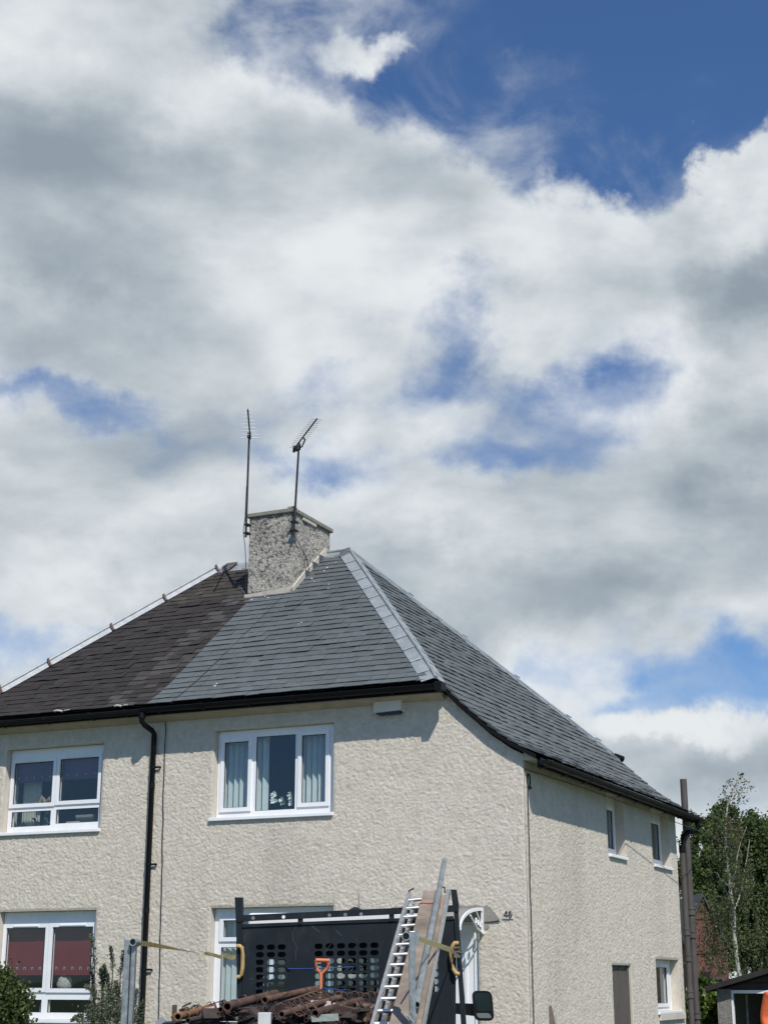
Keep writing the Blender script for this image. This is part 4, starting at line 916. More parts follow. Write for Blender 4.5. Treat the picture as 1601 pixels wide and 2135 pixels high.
# left window ornaments
cs_ = obj_in('cone_ornament', 'dark pointed cloth figure behind the upper left window pane', 'ornament', (-7.30, 0.3, 3.99))
MB().tube((-7.30, 0.32, 3.66), (-7.30, 0.32, 4.22), 0.12, 0.012, n=14).build('cone', mat('dark_cloth', (0.02, 0.022, 0.03), 0.9), cs_, HF)
MB().path([(-7.46, 0.27, 3.98), (-7.40, 0.27, 4.12), (-7.34, 0.26, 4.02), (-7.26, 0.25, 4.10), (-7.2, 0.26, 3.98)], 0.045, 8).build('brim', mat('tan_cloth', (0.22, 0.17, 0.12), 0.9), cs_, HF)
bk = obj_in('book_stack', 'pale stack of books and a woven basket on the left house window ledge', 'books', (-6.75, 0.22, 3.66))
for i, (a, b, h) in enumerate(((-6.93, -6.66, 0.03), (-6.91, -6.68, 0.025), (-6.92, -6.70, 0.028))):
    MB().box(a, b, 0.19, 0.29, 3.66 + i * 0.031, 3.66 + i * 0.031 + h).build('book', mat('book_pages', (0.45, 0.44, 0.40), 0.8), bk, HF)
ba = MB(); ba.box(-6.84, -6.53, 0.30, 0.42, 3.66, 3.85)
for i in range(10): ba.box(-6.835 + i * 0.031, -6.82 + i * 0.031, 0.29, 0.30, 3.665, 3.845)
ba.build('basket', mat('woven_grey', (0.24, 0.22, 0.19), 0.9, var=0.3, vscale=60), bk, HF)
for i, (a, sc, col, lab) in enumerate(((-7.45, 1.0, (0.03, 0.03, 0.035), 'small dark horse-like figurine in the lower left pane upstairs'), (-7.24, 0.8, (0.28, 0.27, 0.25), 'small pale figurine beside the window mullion upstairs'))):
    f = obj_in('figurine', lab, 'figurine', (a, 0.22, 3.66)); m = mat('figurine_%d' % i, col, 0.6)
    m_ = MB(); m_.path([(a - 0.03, 0.22, 3.66), (a - 0.035, 0.22, 3.72), (a - 0.01, 0.22, 3.76), (a + 0.03, 0.22, 3.76), (a + 0.045, 0.22, 3.66)], 0.012, 6).path([(a - 0.02, 0.22, 3.76), (a - 0.045, 0.22, 3.82 * 1), (a - 0.075, 0.22, 3.82)], 0.016, 6)
    m_.build('body', m, f, HF)
fr_ = obj_in('picture_frame', 'dark green card leaning in the corner of the left lower pane upstairs', 'picture frame', (-7.75, 0.22, 3.66))
MB().prism([(-7.81, 0.20, 3.66), (-7.66, 0.20, 3.66), (-7.69, 0.24, 3.77), (-7.80, 0.24, 3.77)], (0, 0.01, 0)).build('card', mat('green_card', (0.03, 0.07, 0.06), 0.5), fr_, HF)
pl = obj_in('plush_toy', 'fluffy pale grey toy below the red blind in the downstairs left window', 'soft toy', (-6.86, 0.3, 1.45))
bm_ = MB(); r_ = random.Random(4)
def blobm(mb, c, r, n=9, k=7, jit=0.08, rr=None):
    rr = rr or random.Random(1); vs = [c + Vector((0, 0, r[2]))]
    for i in range(1, n):
        for j in range(k):
            th, ph = math.pi * i / n, 2 * math.pi * j / k; f = 1 + rr.uniform(-jit, jit)
            vs.append(c + Vector((math.sin(th) * math.cos(ph) * r[0] * f, math.sin(th) * math.sin(ph) * r[1] * f, math.cos(th) * r[2] * f)))
    vs.append(c - Vector((0, 0, r[2]))); fs = [(0, 1 + j, 1 + (j + 1) % k) for j in range(k)]
    fs += [(1 + i * k + j, 1 + (i + 1) * k + j, 1 + (i + 1) * k + (j + 1) % k, 1 + i * k + (j + 1) % k) for i in range(n - 2) for j in range(k)]
    b0 = 1 + (n - 2) * k; fs += [(b0 + j, len(vs) - 1, b0 + (j + 1) % k) for j in range(k)]
    return mb.add(vs, fs, True)
M_FLUFF = mat('fluffy_grey', (0.42, 0.40, 0.34), 1.0, var=0.3, vscale=40, bump=1.0, bscale=70, bdist=0.02)
blobm(MB(), Vector((-6.85, 0.28, 1.56)), (0.11, 0.09, 0.13), 12, 14, 0.12).build('body', M_FLUFF, pl, HF)
bt = obj_in('bottle', 'pale bottle behind the bottom left pane of the downstairs red-blind window', 'bottle', (-7.17, 0.22, 1.12))
MB().tube((-7.17, 0.22, 1.12), (-7.17, 0.22, 1.26), 0.028, n=12).tube((-7.17, 0.22, 1.26), (-7.17, 0.22, 1.34), 0.026, 0.010, n=12).build('glass_body', mat('pale_bottle', (0.35, 0.36, 0.36), 0.3), bt, HF)

# ================================================================== foliage
def leaf_mesh(name, pts, size, m, W, parent=None, asp=0.55, droop=0.0, seed=1, kind=None):
    r = np.random.default_rng(seed); n = len(pts); d = r.normal(size=(n, 3)); d[:, 2] = d[:, 2] * (1 - droop) - droop * 1.5
    d /= np.linalg.norm(d, axis=1)[:, None]; e = np.cross(d, r.normal(size=(n, 3))); e /= np.linalg.norm(e, axis=1)[:, None]
    s = (size * r.uniform(0.6, 1.3, n))[:, None]; T = np.linalg.inv(np.array(W)); p = np.asarray(pts)
    p = p @ T[:3, :3].T + T[:3, 3]
    v = np.stack([p - d * s * 0.5, p + e * s * asp * 0.5, p + d * s * 0.5, p - e * s * asp * 0.5], 1).reshape(-1, 3)
    f = np.arange(n * 4).reshape(n, 4)
    o = np_mesh(name, v, f, m, W, parent, smooth=False, tone=r.random(n))
    if kind: o['kind'] = kind
    return o
M_OAK = mat('dark_green_leaf', (0.062, 0.092, 0.030), 0.7, spec=0.2, var=0.25, vscale=0.5, tone=0.28, trans=0.25, col2=(0.052, 0.082, 0.030))
M_OAK2 = mat('mid_green_leaf', (0.075, 0.105, 0.032), 0.65, spec=0.25, var=0.25, vscale=0.5, tone=0.5, trans=0.3)
M_BIRCHL = mat('birch_leaf', (0.085, 0.105, 0.034), 0.6, var=0.25, vscale=0.8, tone=0.5, trans=0.3, col2=(0.085, 0.080, 0.030))
M_BRIGHT = mat('bright_bush_leaf', (0.085, 0.135, 0.022), 0.5, var=0.3, vscale=1.5, tone=0.55, trans=0.35)
M_ROSE = mat('grey_green_needle', (0.085, 0.105, 0.060), 0.7, var=0.25, vscale=3, tone=0.5, trans=0.2)
M_BARK = mat('brown_bark', (0.07, 0.055, 0.04), 0.9, var=0.3, bump=0.6, bscale=20, bdist=0.03)
M_BIRCH = mat('white_birch_bark', (0.36, 0.345, 0.30), 0.8, var=0.2, vscale=8, col2=(0.10, 0.09, 0.08), edge=(0.56, 0.62))
def tree(x, y, gz, blobs, n, size, m, label, seed, trunk_r=0.25, cat='tree', group=None):
    t = thing('broadleaf_tree', (x, y, gz), label, cat, group); r = np.random.default_rng(seed)
    P_ = []; tk = MB(); top = max(b[2] + b[5] * 0.3 for b in blobs)
    tk.path([(x, y, gz), (x + 0.1, y, gz + (top - gz) * 0.4), (x - 0.1, y, gz + (top - gz) * 0.7)], trunk_r, 10, r1=trunk_r * 0.4)
    tot = sum(b[3] * b[4] * b[5] for b in blobs)
    for bx_, by_, bz_, rx, ry, rz in blobs:
        tk.path([(x, y, gz + (top - gz) * 0.35), ((x + bx_) / 2, (y + by_) / 2, bz_ - rz * 0.4), (bx_, by_, bz_)], trunk_r * 0.45, 6, r1=0.04)
        nn = int(n * rx * ry * rz / tot); ncl = max(12, int(nn / 90))
        u = r.normal(size=(ncl, 3)); u /= np.linalg.norm(u, axis=1)[:, None]; u *= (r.uniform(0.45, 1.0, ncl) ** 0.5)[:, None]
        c = np.array([bx_, by_, bz_]) + u * np.array([rx, ry, rz]); cr = r.uniform(0.10, 0.24, ncl) * min(rx, rz)
        idx = r.integers(0, ncl, nn); P_.append(c[idx] + r.normal(size=(nn, 3)) * (cr[idx] * 0.62)[:, None])
    tk.build('trunk', M_BARK, t)
    leaf_mesh('crown', np.concatenate(P_), size, m, Matrix.Translation((x, y, gz)), t, seed=seed)
    return t
def px_blob(px, py, Y, rx, ry):
    p = P(px, py, Y); return (p.x, p.y, p.z, rx * Y / 3354, min(rx, ry) * Y / 3354, ry * Y / 3354)
tree(13.3, 60, -0.5, [px_blob(1530, 1745, 60, 62, 72), px_blob(1480, 1790, 59, 60, 95), px_blob(1575, 1800, 60, 75, 100), px_blob(1520, 1900, 60, 90, 110), px_blob(1610, 1930, 61, 80, 120)], 90000, 0.14, M_OAK,
     'tall dark green tree forming the rounded crown behind the birch', 21)
tree(18.5, 63, -0.5, [px_blob(1650, 1790, 63, 85, 105), px_blob(1720, 1850, 63, 90, 110), px_blob(1640, 1930, 62, 80, 110)], 30000, 0.17, M_OAK, 'dark tree at the right edge behind the garage', 22)
tree(9.0, 56, -0.5, [px_blob(1452, 1775, 56, 34, 90), px_blob(1440, 1870, 55, 45, 90), px_blob(1475, 1960, 56, 60, 90)], 26000, 0.12, M_OAK2, 'lighter green tree just right of the drainpipes', 23)
# birch
def birch():
    Y = 42; t = thing('birch_tree', (P(1541, 2040, Y).x, Y, -0.5), 'slender white-barked birch with sparse drooping leaves rising above the dark trees', 'tree')
    tr = [(1543, 2130), (1541, 2036), (1535, 2001), (1530, 1950), (1528.5, 1899), (1523, 1866), (1521, 1849), (1519.5, 1827), (1514.6, 1792), (1511.8, 1768), (1511, 1736), (1513, 1703), (1516, 1680), (1519.5, 1664), (1531, 1639), (1541, 1622), (1546, 1613)]
    pt = [P(a, b, Y) for a, b in tr]; pt[0].z = -0.5
    MB().path(pt, 0.062, 8, r1=0.010).build('trunk', M_BIRCH, t)
    br = [[(1522, 1849), (1527, 1835), (1532.8, 1817), (1536, 1785), (1545, 1750), (1556, 1723)], [(1528.5, 1899), (1540, 1872), (1546, 1845), (1551, 1816), (1556, 1790), (1562, 1750)],
          [(1519.5, 1848), (1510, 1841), (1501, 1834), (1497, 1825), (1493, 1819)], [(1521.6, 1872), (1515, 1862), (1509, 1854), (1500, 1838)], [(1511, 1725), (1507, 1712), (1506, 1706)], [(1514, 1792), (1510, 1785), (1507.5, 1781)],
          [(1519, 1664), (1510, 1655), (1508, 1645)], [(1519, 1662), (1530, 1652), (1548, 1641), (1562, 1645)], [(1531, 1640), (1522, 1632), (1512, 1640)]]
    r = random.Random(6); pts = []
    for i, b in enumerate(br):
        q = [P(a, c, Y + (0.3 if i % 2 else -0.3) * min(1, j / 2)) for j, (a, c) in enumerate(b)]
        MB().path(q, 0.026 if i < 2 else 0.016, 6, r1=0.006).build('branch', M_BIRCH, t)
    # hanging twigs
    tw = MB()
    for i in range(230):
        k = r.random(); py = 1690 + 320 * k; spread = 18 + 66 * min(1, k * 1.6)
        px = 1522 + r.gauss(0, 0.6) * spread + (10 if k > 0.3 else 0); dy = r.uniform(-1.2, 1.2)
        a = P(px, py, Y + dy); n = r.randint(16, 34); ln = r.uniform(0.35, 1.0)
        for j in range(n):
            f = j / n; pts.append((a.x + 0.10 * math.sin(f * 3 + i) + r.gauss(0, 0.035), a.y + r.gauss(0, 0.05), a.z - ln * f + r.gauss(0, 0.03)))
        tw.path([a, a + Vector((0.06, 0, -ln * 0.5)), a + Vector((0.02, 0, -ln))], 0.004, 3, cap=False)
    for i in range(70):
        a = P(r.gauss(1490, 14), r.uniform(1850, 1985), Y + r.uniform(-1, 1)); ln = r.uniform(0.4, 1.0)
        for j in range(26):
            f = j / 26; pts.append((a.x + r.gauss(0, 0.04), a.y + r.gauss(0, 0.05), a.z - ln * f))
        tw.path([a, a - Vector((0, 0, ln))], 0.004, 3, cap=False)
    for i, (px, py, s, n) in enumerate(((1512, 1652, 7, 26), (1508, 1640, 5, 14), (1522, 1632, 6, 20), (1530, 1640, 8, 26), (1541, 1622, 6, 26), (1546, 1613, 5, 18), (1550, 1630, 6, 16), (1556, 1643, 8, 30), (1540, 1655, 11, 50), (1530, 1668, 12, 60), (1505, 1668, 8, 30), (1545, 1668, 8, 30))):
        for j in range(n):
            q = P(px + r.gauss(0, s), py + r.gauss(0, s * 0.55), Y + r.gauss(0, 0.15)); pts.append(tuple(q))
    tw.build('twigs', M_BARK, t)['kind'] = 'stuff'
    leaf_mesh('crown', np.array(pts), 0.062, M_BIRCHL, WM[t], t, asp=0.7, droop=0.4, seed=4)
birch()
# bright bush beside the garage
def bush(name, label, x, y, gz, blobs, n, size, m, seed, cat='bush'):
    t = thing(name, (x, y, gz), label, cat); r = np.random.default_rng(seed); P_ = []; st = MB()
    tot = sum(b[3] * b[5] for b in blobs)
    for b in blobs:
        nn = int(n * b[3] * b[5] / tot); ncl = max(8, nn // 30); u = r.normal(size=(ncl, 3)); u /= np.linalg.norm(u, axis=1)[:, None]; u *= r.uniform(0.5, 1.02, ncl)[:, None]
        c = np.array(b[:3]) + u * np.array(b[3:]); idx = r.integers(0, ncl, nn); P_.append(c[idx] + r.normal(size=(nn, 3)) * 0.05)
        st.path([(x, y, gz), ((x + b[0]) / 2, (y + b[1]) / 2, (gz + b[2]) / 2 + 0.1), (b[0], b[1], b[2] + b[5] * 0.5)], 0.02, 5, r1=0.006)
    st.build('stems', M_BARK, t); leaf_mesh('leaves', np.concatenate(P_), size, m, WM[t], t, asp=0.75, seed=seed)
bush('shrub', 'bright green leafy bush between the drainpipes and the garage', 5.6, 28.4, -0.6, [px_blob(1462, 2062, 28.4, 18, 30), px_blob(1478, 2095, 28.4, 26, 40), px_blob(1456, 2110, 28.3, 24, 45), px_blob(1480, 2150, 28.3, 30, 50)], 5200, 0.085, M_BRIGHT, 5)
bush('shrub', 'green bush at the bottom left corner in front of the window', P(15, 2100, 15.5).x, 15.5, 0.0, [px_blob(22, 2100, 15.4, 36, 46), px_blob(-10, 2075, 15.5, 30, 60), px_blob(20, 2150, 15.5, 45, 50), px_blob(8, 2052, 15.5, 18, 32)], 9000, 0.036, M_OAK2, 6)
def upright_shrub():
    Y = 17.0; t = thing('upright_shrub', (P(225, 2200, Y).x, Y, 0.2), 'grey-green shrub with tall upright leafy spikes between window and grey post', 'shrub'); r = random.Random(9); st = MB(); pts = []
    spikes = [((203, 2095), (198, 2010), (193, 1962), (191, 1946)), ((232, 2095), (236, 2020), (234, 1992), (231, 1973)), ((247, 2095), (252, 2030), (257, 2000), (259, 1981)), ((214, 2100), (217, 2050), (219, 2025), (218, 2011)),
              ((208, 2100), (214, 2060), (212, 2032), (211, 2018)), ((190, 2110), (196, 2070), (194, 2040), (189, 2010)), ((225, 2110), (228, 2070), (226, 2045), (225, 2030)), ((245, 2110), (246, 2075), (243, 2060), (242, 2045)),
              ((275, 2130), (278, 2100), (283, 2075), (287, 2062)), ((180, 2130), (172, 2115), (160, 2120), (150, 2128)), ((190, 2120), (200, 2075), (186, 2060), (180, 2054)), ((262, 2130), (268, 2090), (272, 2070), (271, 2058)), ((285, 2135), (290, 2110), (296, 2098), (300, 2090))]
    for sp in spikes:
        q = [P(a, b, Y + r.uniform(-0.15, 0.15)) for a, b in sp]; q[0].z = min(q[0].z, 0.6); st.path([Vector((q[0].x, Y, 0.2))] + q, 0.006, 4)
        for i in range(len(q) - 1):
            for j in range(120):
                f = r.random(); c = q[i].lerp(q[i + 1], f); k = 0.036 - 0.007 * (i + f); pts.append((c.x + r.gauss(0, k * 0.6), c.y + r.gauss(0, k * 0.6), c.z + r.gauss(0, 0.01)))
    for px, py, rx, ry, n in ((225, 2110, 34, 32, 1700), (195, 2120, 24, 22, 700), (250, 2105, 24, 34, 900), (283, 2118, 15, 22, 420), (230, 2075, 22, 22, 380), (165, 2128, 12, 8, 120)):
        for i in range(n):
            q = P(px + r.gauss(0, rx * 0.55), py + r.gauss(0, ry * 0.55), Y + r.gauss(0, 0.14)); pts.append(tuple(q))
    st.build('stems', M_BARK, t); leaf_mesh('leaves', np.array(pts), 0.036, M_ROSE, WM[t], t, asp=0.32, seed=8)
upright_shrub()

# ================================================================== far red building and garage
M_RED = mat('red_sandstone', (0.125, 0.055, 0.043), 0.9, var=0.18, vscale=2.5, bump=0.2)
M_DSL = mat('far_dark_slate', (0.05, 0.055, 0.06), 0.7, var=0.2)
def red_building():
    Y = 46.0; A = P(1463, 1873, Y); s = Y / 3354; t = thing('sandstone_building', (A.x, Y, -0.5), 'steep red sandstone gable glimpsed between the drainpipes and birch', 'building')
    hw, hwr, ez = 34 * s, 46 * s, A.z - 86 * s
    pl_ = [(A.x - hw, Y, -0.5), (A.x + hwr, Y, -0.5), (A.x + hwr, Y, ez - 0.3), (A.x + 4 * s, Y, A.z - 0.02), (A.x, Y, A.z), (A.x - hw, Y, ez)]
    MB().prism(pl_, (0, 6, 0)).build('gable_wall', M_RED, t)
    for k in (24, 40, 110):
        z = A.z - k * s; MB().box(A.x - min(hw, k * s * 0.4) + 0.02, A.x + min(hwr, k * s * 0.55) - 0.02, Y - 0.03, Y - 0.001, z - 0.035, z).build('string_course', M_RED, t)
    for sgn, w, e in ((-1, hw, ez), (1, hwr, ez - 0.3)):
        p0 = Vector((A.x, Y - 0.12, A.z + 0.06)); p1 = Vector((A.x + sgn * (w + 0.12), Y - 0.12, e - 0.1)); n = Vector((0, 0, 0.10))
        MB().prism([p0, p1, p1 + n, p0 + n], (0, 6.3, 0)).build('roof_slope', M_DSL, t)
    q = P(1489, 2031, Y - 1.2); MB().box(q.x - 0.17, q.x + 0.22, Y - 1.4, Y - 0.01, q.z - 0.10, q.z + 0.07).box(q.x - 0.10, q.x + 0.2, Y - 1.2, Y - 0.01, -0.5, q.z - 0.101).build('porch', M_RED, t)
    MB().box(q.x - 0.19, q.x + 0.24, Y - 1.45, Y - 0.02, q.z - 0.15, q.z - 0.1001).build('porch_gutter', M_DSL, t)
red_building()
def garage():
    Y = 27.0; s = Y / 3354; L_ = P(1497, 2135, Y).x; R_ = L_ + 3.1; hz = P(1530, 2067, Y).z; t = thing('garage', (L_ + 1.5, Y, -0.8), 'pebble-dashed garage with dark gable roof and open dark doorway', 'garage')
    M_PEB = mat('grey_pebbledash', (0.22, 0.205, 0.19), 0.95, var=0.45, vscale=45, bump=1.0, bscale=60, bdist=0.02); M_FELT = mat('black_roof_felt', (0.022, 0.02, 0.02), 0.9, var=0.3, bump=0.3)
    M_BRD = mat('dark_brown_board', (0.035, 0.024, 0.022), 0.75, var=0.25, vscale=8)
    ez = P(1495, 2062, Y).z; GF = Matrix.Translation((L_, Y, 0)) @ Matrix.Rotation(-math.radians(24.8), 4, 'Z') @ Matrix.Translation((-L_, -Y, 0))
    MB().box(L_, L_ + 0.235, Y, Y + 0.2, -1.2, ez).build('pier', M_PEB, t, GF); MB().box(R_ - 0.2, R_, Y, Y + 0.2, -1.2, ez).build('pier', M_PEB, t, GF)
    MB().box(L_, L_ + 0.1, Y + 0.201, Y + 5, -1.2, ez).build('wall', M_PEB, t, GF); MB().box(R_ - 0.1, R_, Y + 0.201, Y + 5, -1.2, ez).build('wall', M_PEB, t, GF); MB().box(L_ + 0.101, R_ - 0.101, Y + 4.9, Y + 5, -1.2, ez).build('wall', M_PEB, t, GF)
    MB().slab(L_ + 0.236, R_ - 0.206, -1.2, hz + 0.02, [(L_ + 0.265, R_ - 0.265, -1.201, hz - 0.03)], Y + 0.02, Y + 0.10).build('door_frame', M_WHITE, t, GF)
    cx = (L_ + R_) / 2; sl = 0.277; az = ez + sl * (R_ - L_) / 2
    for k in range(3):
        z0 = hz + 0.021 + k * 0.12; z1 = z0 + 0.11
        w = max(0.05, (az - z0 - 0.03) / sl); w1 = max(0.03, (az - z1 - 0.03) / sl)
        MB().prism([(max(L_, cx - w), Y + 0.03 - 0.004 * k, z0), (min(R_, cx + w), Y + 0.03 - 0.004 * k, z0), (cx + w1, Y + 0.03 - 0.004 * k, z1), (cx - w1, Y + 0.03 - 0.004 * k, z1)], (0, 0.03, 0)).build('gable_board', M_BRD, t, GF)
    for sg in (-1, 1):
        e0 = cx + sg * ((R_ - L_) / 2 + 0.16); ze = az - sl * ((R_ - L_) / 2 + 0.16)
        MB().prism([(cx, Y - 0.16, az + 0.0), (e0, Y - 0.16, ze), (e0, Y - 0.16, ze + 0.085), (cx, Y - 0.16, az + 0.085)], (0, 5.3, 0)).build('roof_slope', M_FELT, t, GF)
    for i in range(5):
        MB().box(L_ + 0.35 + i * 0.28, L_ + 0.35 + i * 0.28 + 0.05, Y + 4.8, Y + 4.89, -1.0, hz - 0.1 - 0.06 * i).build('stored_board', M_BRD, t, GF)
    MB().box(L_ + 0.3, L_ + 0.335, Y + 0.8, Y + 0.84, -1.2, hz - 0.05).build('door_edge', M_GALV, t, GF)
garage()

# ================================================================== the person in orange at the right edge
def person():
    x0, y0 = 4.70, 19.0; gz = 0.05; t = thing('person', (x0, y0, gz), 'person in an orange work jacket with navy shoulders, cut off by the right edge', 'person')
    M_OR = mat('orange_workwear', (0.58, 0.105, 0.025), 0.8, var=0.12, vscale=6, bump=0.5, bscale=9, bdist=0.02); M_NAVY = mat('navy_workwear', (0.012, 0.016, 0.03), 0.85); M_SKIN = mat('skin', (0.45, 0.24, 0.17), 0.55); M_HAIR = mat('dark_hair', (0.03, 0.02, 0.015), 0.8)
    def skin(name, vs, es, rs, m, par, lvl=2):
        me = bpy.data.meshes.new(name); me.from_pydata([(v[0], v[1], v[2]) for v in vs], es, []); o = link(name, me, WM[t], par if par else t)
        o.modifiers.new('skin', 'SKIN'); sv = me.skin_vertices if me.skin_vertices else None
        if not me.skin_vertices:
            bm = bmesh.new(); bm.from_mesh(me); bm.verts.layers.skin.verify(); bm.to_mesh(me); bm.free()
        for i, r in enumerate(rs): me.skin_vertices[0].data[i].radius = r if isinstance(r, tuple) else (r, r)
        me.skin_vertices[0].data[0].use_root = True
        s = o.modifiers.new('sub', 'SUBSURF'); s.levels = lvl; s.render_levels = lvl; me.materials.append(m)
        for p in me.polygons: p.use_smooth = True
        return o
    # body: pelvis, spine, neck, head, legs, arms in one surface (trousers navy through a second skin)
    V_ = [(0, 0, 0.92), (0, 0, 1.10), (0, 0.0, 1.26), (0, 0.01, 1.39), (0, 0.0, 1.47), (0, -0.02, 1.55), (0, -0.02, 1.66), (0, -0.01, 1.74),
          (-0.10, 0, 0.86), (-0.11, -0.02, 0.48), (-0.12, 0.02, 0.09), (-0.12, -0.14, 0.04), (0.10, 0, 0.86), (0.12, 0.03, 0.48), (0.13, 0.08, 0.09), (0.13, -0.08, 0.04),
          (-0.17, 0.0, 1.37), (-0.235, 0.02, 1.12), (-0.22, -0.14, 0.93), (0.17, 0.0, 1.37), (0.235, 0.02, 1.12), (0.22, -0.14, 0.93)]
    E_ = [(0, 1), (1, 2), (2, 3), (3, 4), (4, 5), (5, 6), (6, 7), (0, 8), (8, 9), (9, 10), (10, 11), (0, 12), (12, 13), (13, 14), (14, 15), (3, 16), (16, 17), (17, 18), (3, 19), (19, 20), (20, 21)]
    R_ = [(0.15, 0.12), (0.145, 0.11), (0.16, 0.12), (0.14, 0.11), 0.06, 0.062, (0.082, 0.098), (0.06, 0.075), 0.085, 0.062, 0.045, 0.04, 0.085, 0.062, 0.045, 0.04, 0.062, 0.046, 0.034, 0.062, 0.046, 0.034]
    body = skin('body', V_, E_, R_, M_SKIN, None)
    k = 1.22
    jk = [0, 1, 2, 3, 16, 17, 18, 19, 20, 21]; ix = {v: i for i, v in enumerate(jk)}
    skin('jacket', [V_[i] for i in jk], [(ix[a], ix[b]) for a, b in E_ if a in ix and b in ix], [(tuple(q * k for q in R_[i]) if isinstance(R_[i], tuple) else R_[i] * k * 1.15) for i in jk], M_OR, body)
    tj = [0, 8, 9, 10, 12, 13, 14]; ix = {v: i for i, v in enumerate(tj)}
    skin('trousers', [V_[i] for i in tj], [(ix[a], ix[b]) for a, b in E_ if a in ix and b in ix], [(0.17, 0.14), 0.105, 0.08, 0.068, 0.105, 0.08, 0.068], M_NAVY, body)
    skin('shoulder_yoke', [(-0.13, 0, 1.405), (0, 0.005, 1.45), (0.13, 0, 1.405), (0, -0.01, 1.49)], [(0, 1), (1, 2), (1, 3)], [0.085, (0.15, 0.125), 0.085, 0.085], M_NAVY, body)
    skin('hair', [(0, 0.02, 1.70), (0, 0.01, 1.755)], [(0, 1)], [(0.094, 0.105), (0.075, 0.09)], M_HAIR, body)
    F = Matrix.Translation((x0, y0, gz))
    f = MB(); f.tube((0, -0.115, 1.66), (0, -0.145, 1.625), 0.010, 0.018, n=6).build('nose', M_SKIN, body, F)
    for sx in (-1, 1):
        blobm(MB(), Vector((sx * 0.033, -0.108, 1.665)), (0.014, 0.008, 0.009), 6, 8, 0).build('eye', mat('eye_white', (0.5, 0.5, 0.48), 0.3), body, F)
        blobm(MB(), Vector((sx * 0.085, -0.015, 1.65)), (0.012, 0.02, 0.033), 6, 8, 0).build('ear', M_SKIN, body, F)
        blobm(MB(), Vector((sx * 0.125, -0.05 if sx > 0 else -0.1, 0.05)), (0.05, 0.14, 0.055), 8, 10, 0).build('boot', M_HAIR, body, F)
        hx, hy, hz_ = sx * 0.22, -0.14, 0.93
        blobm(MB(), Vector((hx, hy - 0.03, hz_ - 0.06)), (0.022, 0.042, 0.055), 8, 8, 0).build('palm', M_SKIN, body, F)
        for q in range(4):
            yy = hy - 0.06 + q * 0.021; L1 = (0.055, 0.07, 0.075, 0.062)[3 - q] if q else 0.052
            MB().path([(hx, yy, hz_ - 0.10), (hx - sx * 0.004, yy - 0.008, hz_ - 0.10 - L1 * 0.5), (hx - sx * 0.018, yy - 0.012, hz_ - 0.10 - L1)], 0.0095, 6, r1=0.0075).build('finger', M_SKIN, body, F)
        MB().path([(hx, hy - 0.065, hz_ - 0.045), (hx - sx * 0.012, hy - 0.095, hz_ - 0.075), (hx - sx * 0.018, hy - 0.10, hz_ - 0.105)], 0.011, 6, r1=0.009).build('thumb', M_SKIN, body, F)
    MB().path([(-0.025, -0.113, 1.60), (0, -0.118, 1.597), (0.025, -0.113, 1.60)], 0.005, 5).build('mouth', mat('lips', (0.3, 0.1, 0.09), 0.5), body, F)
import bmesh
person()

# ================================================================== the tipper truck and its load
TK = thing('flatbed_truck', (-0.55, 13.6, 0), 'white-cabbed flatbed truck with a black perforated headboard and rusty load', 'truck')
M_TB = mat('black_painted_steel', (0.010, 0.0145, 0.019), 0.55, spec=0.25, var=0.25, vscale=4, stain=(0.03, 0.034, 0.038), sscale=9)
M_TW = mat('white_cab_paint', (0.72, 0.73, 0.74), 0.25, var=0.03); M_TYRE = mat('tyre_rubber', (0.02, 0.02, 0.02), 0.9); M_YEL = mat('worn_yellow_paint', (0.42, 0.28, 0.11), 0.7, var=0.2, vscale=18)
def kx(px, py): p = P(px, py, 1.0); return p.x
def H(px, py, dy=0.0):
    k = kx(px, py); return P(px, py, (15.2 + dy - 0.048) / (1 + 0.12 * k))
def bar(mb, pts, ext):
    return mb.prism(pts, ext)
DEP = Vector((0.12, 0.99, 0)).normalized()
def quad(name, pxs, dy, th, m, par=None, bevel=0.004):
    return MB().prism([H(a, b, dy) for a, b in pxs], DEP * th).build(name, m, par or TK, bevel=bevel)
quad('head_rail', [(492, 1909), (845, 1892), (955, 1887), (955, 1900), (845, 1905), (492, 1921)], -0.03, 0.06, M_TB)
quad('head_post', [(490.5, 1871.5), (504.5, 1871.5), (505, 1921), (493, 1921)], -0.031, 0.062, M_TB)
quad('head_post', [(493, 1921.5), (503.5, 1921.5), (505, 2150), (496, 2150)], -0.02, 0.05, M_TB)
quad('head_post', [(940, 1855), (950, 1855), (955, 1886.5), (944, 1886.5)], -0.03, 0.06, M_TB)
quad('head_post', [(946, 1900.5), (954.5, 1900.5), (972, 2150), (962, 2150)], -0.02, 0.05, M_TB)
quad('panel_rim', [(497, 1927), (660, 1921), (945, 1910), (945, 1917), (660, 1927), (497, 1934)], -0.012, 0.04, M_TB)
for a in (626, 816): quad('rail_spacer', [(a - 4, 1913 - (a - 626) * 0.035), (a + 4, 1912.7 - (a - 626) * 0.035), (a + 4, 1926 - (a - 626) * 0.035), (a - 4, 1926 - (a - 626) * 0.035)], -0.02, 0.03, M_TB)
for a, b in ((528, 1914.2), (591.5, 1912), (687, 1908.5), (720, 1907), (753, 1906)):
    c = H(a, b, -0.034); MB().tube(c, c - DEP * 0.006, 0.0165, n=12).build('rail_hole_rim', M_GALV if a != 591.5 else M_WHITE, TK)
